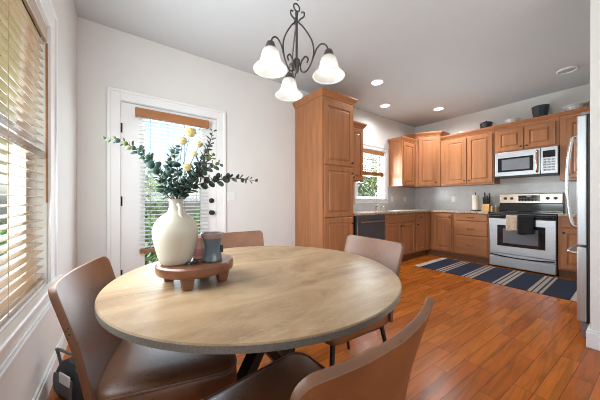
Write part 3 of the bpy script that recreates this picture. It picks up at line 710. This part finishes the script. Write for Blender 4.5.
# microwave
t = thing('microwave', 'stainless over-the-range microwave under the short cabinet', 'microwave', (XR, 1.477, 0), RX)
MW = .775; mf = -.36; mz0, mz1 = 1.50, 1.926
MB().box(0, MW, mf+.03, -.002, mz0, mz1).build('body', BLACKM, t)
dd = MB().box(.002, .58, mf-.005, mf+.029, mz0+.015, mz1-.002).build('door', STEEL, t, bevel=.005)
MB().box(.045, .50, mf-.008, mf-.0055, mz0+.085, mz1-.10).build('window', BLACKG, dd, bevel=.002)
MB().box(.10, .455, mf-.0092, mf-.0082, mz0+.115, mz1-.13).build('window_screen', mat('microwave_screen', (.21, .215, .23), .25), dd)
MB().tube(smooth_path([(.545, mf-.004, mz0+.05), (.545, mf-.04, mz0+.07), (.545, mf-.05, (mz0+mz1)/2), (.545, mf-.04, mz1-.06), (.545, mf-.004, mz1-.04)], 5), .014, 10).build('handle', mat('rosy_steel', (.62, .40, .30), .2, metal=1), dd, smooth=50)
cp = MB().box(.584, MW-.002, mf-.005, mf+.029, mz0+.015, mz1-.002).build('control_panel', STEEL, t, bevel=.005)
MB().box(.61, MW-.03, mf-.0075, mf-.0055, mz0+.265, mz1-.055).build('display', BLACKG, cp)
b = MB()
for i in range(3):
    for j in range(5): b.box(.615+.045*i, .65+.045*i, mf-.0075, mf-.0055, mz0+.06+.04*j, mz0+.085+.04*j)
b.build('keypad', mat('keypad_grey', (.33, .32, .31), .4), cp)
MB().box(.002, MW-.002, mf+.0, mf+.029, mz0+.0005, mz0+.0125).build('vent_strip', BLACKP, t)

# ------------------------------------------------------------------ refrigerator
t = thing('refrigerator', 'stainless steel refrigerator behind the partition end', 'refrigerator', (2.965, .29, 0))
# local: front faces +y
MB().box(0, .90, -.80, -.075, .06, 1.765).build('body', GREYM, t, bevel=.004)
MB().box(.012, .888, -.073, -.056, .07, 1.765).build('gasket', BLACKP, t)
fd = MB().box(0, .90, -.055, 0, .735, 1.775).build('door', STEELV, t, bevel=.008, seg=3)
MB().box(.005, .06, -.12, -.02, 1.776, 1.80).build('hinge_cover', GREYM, fd, bevel=.004)
MB().tube(smooth_path([(.05, -.001, 1.62), (.05, .03, 1.60), (.05, .050, 1.45), (.05, .058, 1.25), (.05, .050, 1.05), (.05, .030, .90), (.05, -.001, .88)], 6), .012, 10).build('handle', CHROME, fd, smooth=50)
fz = MB().box(0, .90, -.055, 0, .125, .722).build('freezer_drawer', STEELV, t, bevel=.008, seg=3)
MB().tube(smooth_path([(.06, -.001, .66), (.06, .035, .665), (.085, .052, .67), (.15, .055, .67), (.45, .055, .67), (.75, .055, .67), (.815, .052, .67), (.84, .035, .665), (.84, -.001, .66)], 5), .013, 10).build('handle', CHROME, fz, smooth=50)
MB().box(.004, .896, -.79, -.03, .008, .058).box(.004, .896, -.07, -.022, .062, .118).build('base_grille', GREYM, t, bevel=.003)

# ------------------------------------------------------------------ rug
rg = thing('runner_rug', 'navy runner rug with cream stripes in front of the range', 'rug', (3.965, 2.115, 0), RX)
b = MB(); n = 40; rows = []
for i in range(n+1):
    x = 1.68*i/n; z = .006+.0012*math.sin(i*1.3)
    rows.append([(x, 0, .0008), (x, .99, .0008), (x, .99, z), (x, 0, z)])
b.loops(rows).build('weave', RUG, rg, smooth=40)
for e, sgn in ((0, -1), (1.68, 1)):
    b = MB().bar((e-sgn*.004, .004, .0045), (e-sgn*.004, .986, .0045), .01, .005)
    for i in range(66):
        y = .008+.0148*i; a = random.uniform(-.012, .012); ln = random.uniform(.075, .10)
        b.bar((e-sgn*.004, y, .005), (e+sgn*ln, y+a, .0035), .009, .004)
    b.build('fringe', FRINGE, rg)

# ------------------------------------------------------------------ dining table
TX, TY, TZ, TR = .545, 1.065, .76, .622
t = thing('dining_table', 'round stone-look dining table on crossed black legs', 'dining table', (TX, TY, 0))
top = MB().lathe([(TR-.006, -.0256), (TR-.0005, -.020), (TR, -.003), (TR-.003, 0), (TR-.3, 0), (.01, 0)], (0, 0, TZ), 96).build('tabletop', TTOP, t, smooth=30)
MB().lathe([(TR-.006, -.0262), (TR+.0008, -.022), (TR+.0008, -.0035), (TR-.002, -.003)], (0, 0, TZ), 96, cap0=True, cap1=False).build('edge_band', TEDGE, top, smooth=40)
MB().box(-.30, .30, -.20, .20, TZ-.045, TZ-.0265).build('top_plate', BLACKM, t)
LA = math.radians(12.8); ca, sa = math.cos(LA), math.sin(LA)
for off in (-.03, .23):                       # two crossed frames, one behind the other
    ox, oy = -sa*off, ca*off
    for sg in (-1, 1):
        p = (ox+sg*.36*ca, oy+sg*.36*sa, .012); q = (ox-sg*.178*ca, oy-sg*.178*sa, TZ-.046)
        MB().bar(p, q, .05, .06 if sg > 0 else .0595, up=(-sa, ca, 0)).build('leg', BLACKM, t, bevel=.003)
MB().bar((-sa*-.03, ca*-.03, .487), (-sa*.23, ca*.23, .487), .04, .04).build('stretcher', BLACKM, t)

# ------------------------------------------------------------------ dining chairs
def make_chair(label):
    t = thing('dining_chair', label, 'chair', (0, 0, 0), 0, 'leather dining chairs')
    # local: faces +y, origin on the floor below the seat's middle
    hw = .238
    # seat: rounded cushion of stacked outlines
    def outline(w, yf, yb, rad, z, crown_=0, n=7):
        pts = []
        for cx, cy, a0 in ((w-rad, yf-rad, 0), (-w+rad, yf-rad, PI/2), (-w*.93+rad, yb+rad, PI), (w*.93-rad, yb+rad, 1.5*PI)):
            for i in range(n):
                a = a0+PI/2*i/(n-1); pts.append((cx+rad*math.cos(a), cy+rad*math.sin(a), z))
        return pts
    rings = [outline(.205, .225, -.20, .05, .375), outline(.222, .242, -.215, .055, .385), outline(.228, .248, -.22, .06, .40), outline(.226, .246, -.22, .06, .445), outline(.218, .238, -.215, .06, .465), outline(.195, .21, -.20, .055, .476), outline(.12, .13, -.13, .05, .481), outline(.03, .04, -.04, .02, .482)]
    MB().loops(rings).build('seat', LEATHER, t, smooth=60)
    MB().tube(outline(.2235, .2435, -.215, .06, .462)+[outline(.2235, .2435, -.215, .06, .462)[0]], .005, 6).build('seat_piping', LEATHER, t, smooth=60)
    # backrest: curved shell, rounded top corners
    rows = []; N = 22
    zs = [.40+(.402*i/12) for i in range(13)]
    prof = [(z, hw-.012*(1-(z-.40)/.402)) for z in zs] + [(.802+.033*math.sin(a), hw-.033+.033*math.cos(a)) for a in [PI/2*i/7 for i in range(1, 8)]]
    for z, w_ in prof:
        row = []
        for j in range(N+1):
            u = -1+2*j/N; x = u*w_; s_ = (z-.42)/.43
            y = -.205-.115*max(0, s_)**1.15+.036*(x/hw)**2*min(1, .5+s_)
            row.append((x, y, z+.006*(x/hw)**2*max(0, s_)))
        rows.append(row)
    o = MB().loops(rows, False, False, close=False).build('backrest', LEATHER, t, smooth=60)
    md = o.modifiers.new('thick', 'SOLIDIFY'); md.thickness = .018; md.offset = 0; md.use_rim = True
    md = o.modifiers.new('round', 'BEVEL'); md.width = .006; md.segments = 3; md.limit_method = 'ANGLE'; md.angle_limit = math.radians(50)
    for sx in (-1, 1):
        MB().tube([(sx*.17, .19, .385), (sx*.205, .235, .012)], [.014, .010], 10).build('leg', BLACKM, t, smooth=50)
        MB().tube([(sx*.165, -.165, .385), (sx*.20, -.25, .012)], [.014, .010], 10).build('leg', BLACKM, t, smooth=50)
    MB().box(-.185, .185, -.18, .205, .358, .376).build('seat_frame', BLACKM, t, bevel=.004)
    return t
ch = make_chair('brown leather dining chair beside the left window, its worn inner back in view')
CH = [((.155, 1.145), math.radians(-102), None), ((.400, .575), math.radians(6), 'brown leather dining chair in the foreground with its outer back to the viewer'),
      ((1.065, 1.06), math.radians(85), 'tan leather dining chair on the kitchen side of the table'), ((.70, 1.61), math.radians(176), 'leather dining chair across the table beside the glass door')]
for (x, y), rz, lab in CH:
    if lab is None: ch.location = (x, y, 0); ch.rotation_euler.z = rz
    else: dup(ch, (x, y, 0), rz, lab)

# ------------------------------------------------------------------ tray, vase, candles
t = thing('serving_tray', 'round footed wooden tray on the dining table', 'tray', (.246, 1.082, TZ))
MB().lathe([(.138, .044), (.147, .048), (.150, .060), (.149, .078), (.143, .084), (.01, .084)], n=56).build('board', ACACIA, t, smooth=40)
for a in (240, 322, 62, 152):
    x, y = .108*math.cos(math.radians(a)), .112*math.sin(math.radians(a))
    MB().loops([[(x+s_*i, y+s_*j, z) for i, j in ((-1, -1), (1, -1), (1, 1), (-1, 1))] for s_, z in ((.017, .0005), (.023, .0438))]).build('foot', ACACIA, t, bevel=.003)
TT = TZ+.0845
vx, vy = .168, 1.075
t = thing('ceramic_jug', 'cream ceramic jug vase with a narrow neck on the wooden tray', 'vase', (vx, vy, TT))
MB().lathe([(.050, .0), (.056, .004), (.064, .03), (.074, .07), (.0815, .105), (.0825, .13), (.076, .157), (.060, .18), (.040, .196), (.028, .206), (.0245, .22), (.0245, .24), (.027, .252), (.0255, .254), (.021, .245), (.020, .21), (.02, .19)], n=40, cap1=False).build('body', CERAM, t, smooth=60)
hd = Vector((.25, -.97)).normalized()
def hp(r_, z): return (hd.x*r_, hd.y*r_, z)
MB().tube(smooth_path([hp(.020, .230), hp(.032, .232), hp(.039, .220), hp(.0405, .205), hp(.044, .19), hp(.054, .174)], 5), [.0085]*26, 10).build('handle', CERAM, t, smooth=60)
t = thing('candle_jar', 'blue-grey waisted candle jar with a mauve rim on the tray', 'candle', (.298, 1.032, TT))
MB().lathe([(.035, 0), (.038, .003), (.0355, .02), (.0315, .048), (.033, .07), (.0375, .088), (.0385, .092)], n=36).build('body', BLUEC, t, smooth=50)
MB().lathe([(.0385, .0922), (.042, .098), (.0455, .112), (.0455, .114), (.043, .114), (.036, .096)], n=36).build('rim', MAUVE, t, smooth=50)
MB().box(.030, .041, -.014, .012, .03, .062).build('tag', BLACKP, t, bevel=.003)
t = thing('votive_candle', 'small pink glass candle between the jug and the blue-grey jar', 'candle', (.262, 1.108, TT))
MB().lathe([(.023, 0), (.026, .003), (.026, .04), (.0265, .092), (.0245, .092), (.024, .05)], n=28).build('glass', PINK, t, smooth=50)
MB().lathe([(.0268, .012), (.0272, .014), (.0272, .042), (.0268, .044)], n=28, cap0=False, cap1=False).build('band', PINKD, t, smooth=50)
t = thing('candle_lighter', 'small black and silver lighter lying on the tray by the jug', 'lighter', (.225, 1.012, TT), .5)
MB().tube([(-.028, 0, .007), (.012, 0, .007)], .0065, 10).build('body', BLACKP, t, smooth=40)
MB().tube([(.0125, 0, .007), (.030, 0, .007)], [.005, .004], 10).build('tip', CHROME, t, smooth=40)

# ------------------------------------------------------------------ eucalyptus sprigs and yellow flowers
RT = Vector((.8108, -.5853, 0)); FW = Vector((.5853, .8108, 0)); MOUTH = Vector((vx, vy, TT+.235))
def P3(du, dv, dd=0): return MOUTH+RT*du+FW*dd+Vector((0, 0, dv))
K = .97/244
SPR = [  # path in centimetres-like steps: right, up, away
 ('long eucalyptus sprig reaching far left from the jug', [(0, 0, 0), (-8, 17, 0), (-21, 37, .01), (-37, 52, .0), (-54, 62, -.01), (-68, 63, -.02)], 0),
 ('long eucalyptus sprig reaching far right from the jug', [(1, 0, 0), (14, 15, 0), (34, 22, .0), (58, 25, -.02), (82, 22, -.03)], 1),
 ('eucalyptus sprig rising highest at the upper right, beside the yellow blooms', [(1, 0, .0), (9, 25, .02), (22, 45, .03), (31, 60, .02), (37, 73, .0)], 1),
 ('eucalyptus sprig arching to the upper right below the highest one', [(1, 0, .0), (14, 22, -.01), (28, 36, -.02), (41, 49, -.03)], 1),
 ('eucalyptus sprig pointing up and slightly left in front of the door glass', [(-1, 0, .0), (-5, 25, .0), (-9, 42, .02), (-7, 57, .03)], 0),
 ('short upright eucalyptus sprig under the yellow blooms', [(0, 0, .0), (7, 28, -.04), (5, 44, -.05), (8, 55, -.05)], 0),
 ('eucalyptus sprig leaning right between the long right one and the arching one', [(1, 0, .0), (17, 22, -.04), (33, 32, -.05), (49, 38, -.06)], 1),
 ('eucalyptus sprig leaning left close under the long left one', [(-1, 0, .0), (-9, 24, -.04), (-20, 38, -.04), (-27, 52, -.05)], 0),
 ('short bushy eucalyptus sprig low at the front of the jug mouth', [(0, 0, 0), (-5, 12, -.05), (-4, 24, -.07), (2, 34, -.08)], 0),
 ('short bushy eucalyptus sprig low at the right of the jug mouth', [(0, 0, 0), (9, 10, -.03), (17, 20, -.05), (24, 24, -.06)], 0)]
for si, (lab, pts, young) in enumerate(SPR):
    root = thing('eucalyptus_sprig', lab, 'plant sprig', tuple(MOUTH), 0, 'eucalyptus sprigs in the jug')
    path = smooth_path([P3(a*K, c_*K, d_)-MOUTH for a, c_, d_ in pts], 10)
    path = [Vector((0, 0, -.10))+.0*path[0]]+path
    MB().tube(path, [.0022]*(len(path)-6)+[.0016, .0014, .0012, .001, .0008, .0006], 6).build('stem', STEM, root, smooth=60)
    b = MB(); y_ = MB(); acc = 0; tw = random.uniform(0, 6)
    tot = sum((path[i+1]-path[i]).length for i in range(1, len(path)-1)); run = 0
    for i in range(2, len(path)-1):
        seg = (path[i+1]-path[i]).length; acc += seg; run += seg
        if run < .035: continue
        if acc > .0125:
            acc = 0; tw += 1.4
            t_ = (path[i+1]-path[i]).normalized(); s1 = t_.orthogonal().normalized()
            fr = run/tot
            for q in (0, PI):
                side = Matrix.Rotation(tw+q+random.uniform(-.3, .3), 3, t_) @ s1
                dirn = (side*.9+t_*.55+Vector((0, 0, .1))).normalized()
                nrm = (t_-dirn*t_.dot(dirn)).normalized(); nrm = (nrm+Vector((random.uniform(-.4, .4), random.uniform(-.4, .4), random.uniform(-.4, .4)))).normalized()
                wv = dirn.cross(nrm).normalized(); nrm = wv.cross(dirn)
                R = (.0148 if fr < .65 else .0105 if fr < .88 else .0065)*random.uniform(.85, 1.12)
                c0 = path[i]+dirn*.003; vs = [tuple(c0)]; m_ = 12
                ctr = c0+dirn*(R+.002)
                ring = [ctr+dirn*(-R*math.cos(2*PI*k/m_))+wv*(R*.95*math.sin(2*PI*k/m_))+nrm*(.0022*math.sin(2*PI*k/m_)**2+.0012) for k in range(m_)]
                vs = [tuple(ctr)]+[tuple(p) for p in ring]
                fs = [(0, 1+k, 1+(k+1) % m_) for k in range(m_)]
                (y_ if (fr > (.80 if young else .72) and (si in (0, 1, 3, 6)) and random.random() < .7) else b).add(vs, fs)
    for mb_, nm, mm in ((b, 'leaves', GREENL), (y_, 'young_leaves', GREENY)):
        if mb_.v:
            o = mb_.build(nm, mm, root, smooth=80); md = o.modifiers.new('thick', 'SOLIDIFY'); md.thickness = .0009
FLW = [('pale yellow bloom standing highest in the bouquet', (14, 70, .0), .029), ('pale yellow bloom just below and left of the highest one', (10, 60, -.03), .024),
       ('yellow bloom right of centre beside the highest sprig', (20, 60, .03), .019), ('small yellow bloom in the middle of the bouquet', (21, 48, -.02), .015), ('yellow bloom lowest in the bouquet among the leaves', (19, 33, -.07), .021)]
for lab, (a, c_, d_), R in FLW:
    root = thing('yellow_flower', lab, 'flower', tuple(MOUTH), 0, 'yellow blooms in the jug')
    end = P3(a*K, c_*K, d_)-MOUTH
    path = smooth_path([Vector((0, 0, -.08)), Vector((0, 0, .0)), end*.55+Vector((0, 0, .01)), end], 6)
    MB().tube(path, .0013, 6).build('stem', GREENL, root, smooth=60)
    b = MB()
    for ly in range(4):
        for k in range(11-ly):
            a_ = 2*PI*(k/(11-ly))+ly*.3; el = .1+.38*ly
            dirn = Vector((math.cos(a_)*math.cos(el), math.sin(a_)*math.cos(el), math.sin(el)))
            sd = Vector((-math.sin(a_), math.cos(a_), 0)); L_ = R*(1.0-.07*ly)*random.uniform(.9, 1.1)
            p0 = end; b.add([tuple(p0), tuple(p0+dirn*L_*.6+sd*L_*.30), tuple(p0+dirn*L_+sd*L_*.18+Vector((0, 0, .001))), tuple(p0+dirn*L_-sd*L_*.18+Vector((0, 0, .001))), tuple(p0+dirn*L_*.6-sd*L_*.30)], [(0, 1, 2, 3, 4)])
    b.sphere(tuple(end+Vector((0, 0, R*.1))), R*.72, 12, .8)
    b.build('bloom', YELLOW, root)

# ------------------------------------------------------------------ chandelier
CX, CY = .849, 1.211
t = thing('chandelier', 'dark wrought-iron chandelier with three lit white glass shades', 'chandelier', (CX, CY, 0))
MB().lathe([(.062, ZC-.001), (.060, ZC-.012), (.035, ZC-.03), (.008, ZC-.034)], n=28).build('canopy', IRON, t, smooth=40)
b = MB(); z = ZC-.045; k = 0
while z > 2.30:
    M = Matrix.Rotation(PI/2*(k % 2), 3, 'Z') @ Matrix.Rotation(PI/2, 3, 'X')
    b.torus((0, 0, z), .02, .0032, M, 14, 6); z -= .034; k += 1
b.build('chain', IRON, t, smooth=60)
MB().torus((0, 0, 2.262), .022, .0045, Matrix.Rotation(PI/2, 3, 'X'), 20, 8).build('loop', IRON, t, smooth=60)
MB().lathe([(.004, 2.24), (.010, 2.232), (.010, 2.22), (.0075, 2.21), (.0075, 1.96), (.013, 1.95), (.02, 1.945), (.022, 1.915), (.016, 1.905), (.012, 1.875), (.006, 1.865), (.001, 1.86)], n=16).build('stem', IRON, t, smooth=40)
def polar(a, r_, z): return (r_*math.cos(a), r_*math.sin(a), z)
RA = .198
for a in (math.atan2(-.03, -.195), math.atan2(-.178, .121), math.atan2(.206, .074)):
    ax, ay = math.cos(a), math.sin(a)
    b = MB()
    # bowed rib with a curl at the top and a scroll at the bottom
    b.tube(smooth_path([polar(a, r_, z) for r_, z in ((.030, 2.225), (.048, 2.218), (.046, 2.195), (.024, 2.185), (.014, 2.168), (.045, 2.13), (.092, 2.05), (.108, 1.985), (.098, 1.92), (.070, 1.872), (.042, 1.862), (.026, 1.885), (.030, 1.925), (.055, 1.955), (.073, 1.935), (.066, 1.915))], 6), .0048, 8)
    # goose-neck from the rib to the socket
    b.tube(smooth_path([polar(a, r_, z) for r_, z in ((.096, 1.915), (.112, 1.955), (.128, 1.988), (.155, 2.008), (.184, 1.992), (RA, 1.95))], 6), .0048, 8)
    b.build('arm', IRON, t, smooth=60)
    c = (RA*ax, RA*ay, 0)
    sk = MB().lathe([(.012, 1.966), (.021, 1.960), (.029, 1.934), (.031, 1.920)], c, 20).build('socket', IRON, t, smooth=40)
    sh = MB().lathe([(.026, 1.927), (.036, 1.922), (.045, 1.908), (.0505, 1.89), (.054, 1.87), (.060, 1.852), (.071, 1.836), (.086, 1.823), (.0935, 1.813), (.0935, 1.808)], c, 36, False, False).build('shade', SHADE, t, smooth=80)
    md = sh.modifiers.new('thick', 'SOLIDIFY'); md.thickness = .003
    MB().sphere((c[0], c[1], 1.868), .019, 14, 1.4).build('bulb', BULB, sh, smooth=80)
    lamp('chandelier_lamp', 'POINT', (CX+c[0], CY+c[1], 1.835), .4, (1, .92, .82), shadow_soft_size=.025)

# ------------------------------------------------------------------ small kitchen things
t = thing('paper_towel_holder', 'upright paper towel roll on a black holder on the counter', 'paper towels', (5.50, 1.835, cz1))
MB().lathe([(.085, .0005), (.085, .010), (.07, .014)], n=28).build('base', BLACKM, t, smooth=40)
MB().lathe([(.006, .014), (.006, .325), (.014, .33), (.012, .345), (.002, .348)], n=14).build('rod', BLACKM, t, smooth=40)
MB().lathe([(.02, .016), (.056, .016), (.056, .295), (.02, .295)], n=32).build('roll', PAPER, t, smooth=40)
t = thing('knife_block', 'pale wooden knife block full of black-handled knives', 'knife block', (5.49, 1.655, cz1), RX)
MB().loops([[(-.055, -.07, .0005), (.055, -.07, .0005), (.055, .07, .0005), (-.055, .07, .0005)], [(-.055, -.05, .12), (.055, -.05, .12), (.055, .09, .17), (-.055, .09, .17)]]).build('block', KNIFEW, t, bevel=.004)
for x, y, h_ in ((-.038, -.02, .12), (-.012, -.02, .11), (.015, -.02, .12), (.04, -.02, .11), (-.036, .045, .19), (.0, .045, .13), (.036, .045, .18)):
    z0 = .12+(y+.05)/.14*.05
    MB().bar((x, y, z0-.004), (x, y-.02, z0+h_), .018, .026, up=(0, 1, 0)).build('knife_handle', BLACKP, t, bevel=.003)
for x, y, hh, lab in ((5.46, 1.565, .085, 'small spice jar right beside the knife block'), (5.50, 1.515, .10, 'small spice jar nearest the range')):
    t = thing('spice_jar', lab, 'jar', (x, y, cz1), 0, 'spice jars')
    MB().lathe([(.022, .0005), (.022, hh*.7), (.016, hh*.8)], n=16).build('glass', mat('amber_spice', (.40, .22, .08), .25), t, smooth=40)
    MB().lathe([(.018, hh*.8), (.018, hh), (.012, hh+.002)], n=16).build('lid', CHROME, t, smooth=40)
ZT = 2.3355
def bowl(name, label, cat, x, y, prof, m, n=28, extra=None):
    t = thing(name, label, cat, (x, y, ZT)); MB().lathe(prof, n=n, cap1=False).build('body', m, t, smooth=40)
    return t
t = bowl('black_pot', 'small round black pot on top of the left range-wall cabinet', 'pot', 5.47, 1.655, [(.06, .0005), (.085, .02), (.092, .16), (.098, .185), (.098, .20), (.09, .20), (.085, .17), (.05, .03)], BLACKP)
MB().lathe([(.095, .2005), (.085, .212), (.03, .222), (.014, .226), (.016, .24), (.004, .245)], n=28).build('lid', BLACKG, t, smooth=40)
t = bowl('slate_planter', 'dark slate flared planter with a copper base on top of the cabinets', 'planter', 5.47, .925, [(.062, .0005), (.068, .05), (.068, .10)], COPPER)
MB().lathe([(.068, .1005), (.085, .12), (.098, .20), (.108, .285), (.100, .285), (.09, .2), (.06, .12)], n=10, cap1=False).build('rim', NAVYD, t)
bowl('white_jar', 'small white jar on the cabinets near the corner', 'jar', 5.47, 2.07, [(.035, .0005), (.05, .03), (.05, .10), (.035, .13), (.03, .15), (.03, .152), (.022, .15)], WHITEC)
bowl('white_bowl', 'low white bowl on the cabinets between the black pot and the slate planter', 'bowl', 5.47, 1.285, [(.05, .0005), (.06, .03), (.085, .13), (.10, .165), (.095, .167), (.06, .06)], WHITEC)
bowl('white_platter', 'wide white dish on the cabinets near the refrigerator', 'dish', 5.47, .56, [(.06, .0005), (.07, .1), (.10, .16), (.135, .175), (.135, .18), (.09, .17), (.05, .11)], WHITEC)
t = thing('wooden_pitcher', 'small brown wooden pitcher on the cabinets beside the white dish', 'pitcher', (5.47, .33, ZT))
MB().lathe([(.05, .0005), (.06, .05), (.055, .14), (.04, .21), (.042, .25), (.037, .25), (.03, .2)], n=22, cap1=False).build('body', mat('brown_wood', (.36, .15, .06), .4), t, smooth=50)
MB().tube(smooth_path([(0, .045, .19), (0, .09, .19), (0, .095, .12), (0, .055, .09)], 5), .008, 8).build('handle', MATS['brown_wood'], t, smooth=50)

# ------------------------------------------------------------------ bag on the floor
t = thing('shoulder_bag', 'black and grey bag with looped straps on the floor behind the left chair', 'bag', (-.215, 1.86, 0), math.radians(-60))
def pillow(b, x0, x1, y0, y1, z0, z1):
    rings = []; cx, cy = (x0+x1)/2, (y0+y1)/2; hx, hy = (x1-x0)/2, (y1-y0)/2
    for k, s_ in ((0, .86), (.1, .97), (.35, 1.0), (.7, .93), (.9, .78), (1, .5)):
        ring = []
        for i in range(24):
            a = 2*PI*i/24; ca, sa = math.cos(a), math.sin(a); e = .5
            ring.append((cx+hx*s_*math.copysign(abs(ca)**e, ca), cy+hy*s_*math.copysign(abs(sa)**e, sa), z0+(z1-z0)*k))
        rings.append(ring)
    return b.loops(rings)
pillow(MB(), -.13, .13, -.065, .065, .0008, .19).build('body', BAGK, t, smooth=60)
MB().loops([[(x, -.066-.004*math.sin(PI*k/6), .035+.10*k/6) for x in (-.09+.0*k, -.03, .03, .09)] + [(x, -.058, .035+.10*k/6) for x in (.09, .03, -.03, -.09)] for k in range(7)]).build('front_pocket', BAGG, t, smooth=50)
MB().loops([[(-.02, -.072, z), (.085, -.072, z), (.085, -.064, z), (-.02, -.064, z)] for z in (.105, .16)]).build('white_panel', mat('white_canvas', (.68, .66, .63), .7), t, bevel=.003)
for y, k in ((-.035, 0), (.03, 1)):
    MB().tube(smooth_path([(-.09, y, .17), (-.10, y-.01, .24), (-.05, y-.03+.04*k, .275), (.03, y-.02+.05*k, .27), (.08, y+.01, .235), (.085, y, .17)], 6), .0075, 8).build('strap', BAGK if k else BAGG, t, smooth=60)

# ------------------------------------------------------------------ outdoors
struct(MB().box(-14, 18, YF+.16, 22, -.75, -.6).box(-14, XL-.16, -8, YF+.16, -.75, -.6).build('ground', GRASS), 'green lawn outside', 'lawn')
struct(MB().box(-1.2, 2.2, YF+.155, YF+1.6, -.2, -.06).build('porch_slab', DECK), 'pale concrete porch outside the door', 'porch')
def leafball(c, R, n, m_size, sz=1):
    b = MB()
    for i in range(n):
        d_ = Vector((random.gauss(0, 1), random.gauss(0, 1), random.gauss(0, 1))).normalized(); r_ = R*random.uniform(.55, 1.0)
        p = Vector(c)+Vector((d_.x*r_, d_.y*r_, d_.z*r_*sz))
        u = (d_+Vector((random.uniform(-1, 1), random.uniform(-1, 1), random.uniform(-1, 1)))).normalized().orthogonal().normalized(); v = u.cross(d_).normalized()
        s_ = m_size*random.uniform(.6, 1.3)
        b.add([tuple(p-u*s_), tuple(p+v*s_*.5), tuple(p+u*s_), tuple(p-v*s_*.5)], [(0, 1, 2, 3)])
    return b
SH = [(-1.25, 5.5, .62), (.12, 5.6, .66), (1.5, 5.7, .66), (2.9, 5.5, .62), (-2.6, 5.2, .6)]
for i, (x, y, R) in enumerate(SH):
    t = thing('garden_shrub', 'leafy green shrub outside beyond the glass door', 'shrub', (x, y, -.6), 0, 'shrubs outside the door')
    leafball((0, 0, R*1.25), R, 1500, .055, 1.2).build('foliage', LEAFO, t)
    MB().tube([(0, 0, 0), (0.03, 0, R*.9)], [.03, .015], 8).build('stem', BARK, t)
TREES = [(-3.6, 3.0, 3.0, 1.5, 'leafy tree outside the left window'), (-4.3, 7.0, 3.1, 1.6, 'leafy tree outside the left window'), (-5.2, 11.5, 3.4, 1.9, 'leafy tree outside the left window'),
         (7.2, 8.4, 2.2, 1.7, 'leafy tree outside the sink window'), (11.6, 9.6, 2.6, 1.8, 'leafy tree outside the sink window'), (.2, 12.5, 1.7, 1.7, 'leafy tree far beyond the glass door')]
for x, y, h_, R, lab in TREES:
    t = thing('garden_tree', lab, 'tree', (x, y, -.6), 0, 'trees outside')
    leafball((0, 0, h_), R, 1700, .12, 1.0).build('crown', LEAFT, t)
    MB().tube([(0, 0, 0), (.05, .03, h_*.5), (0, 0, h_)], [.13, .10, .04], 10).build('trunk', BARK, t, smooth=60)
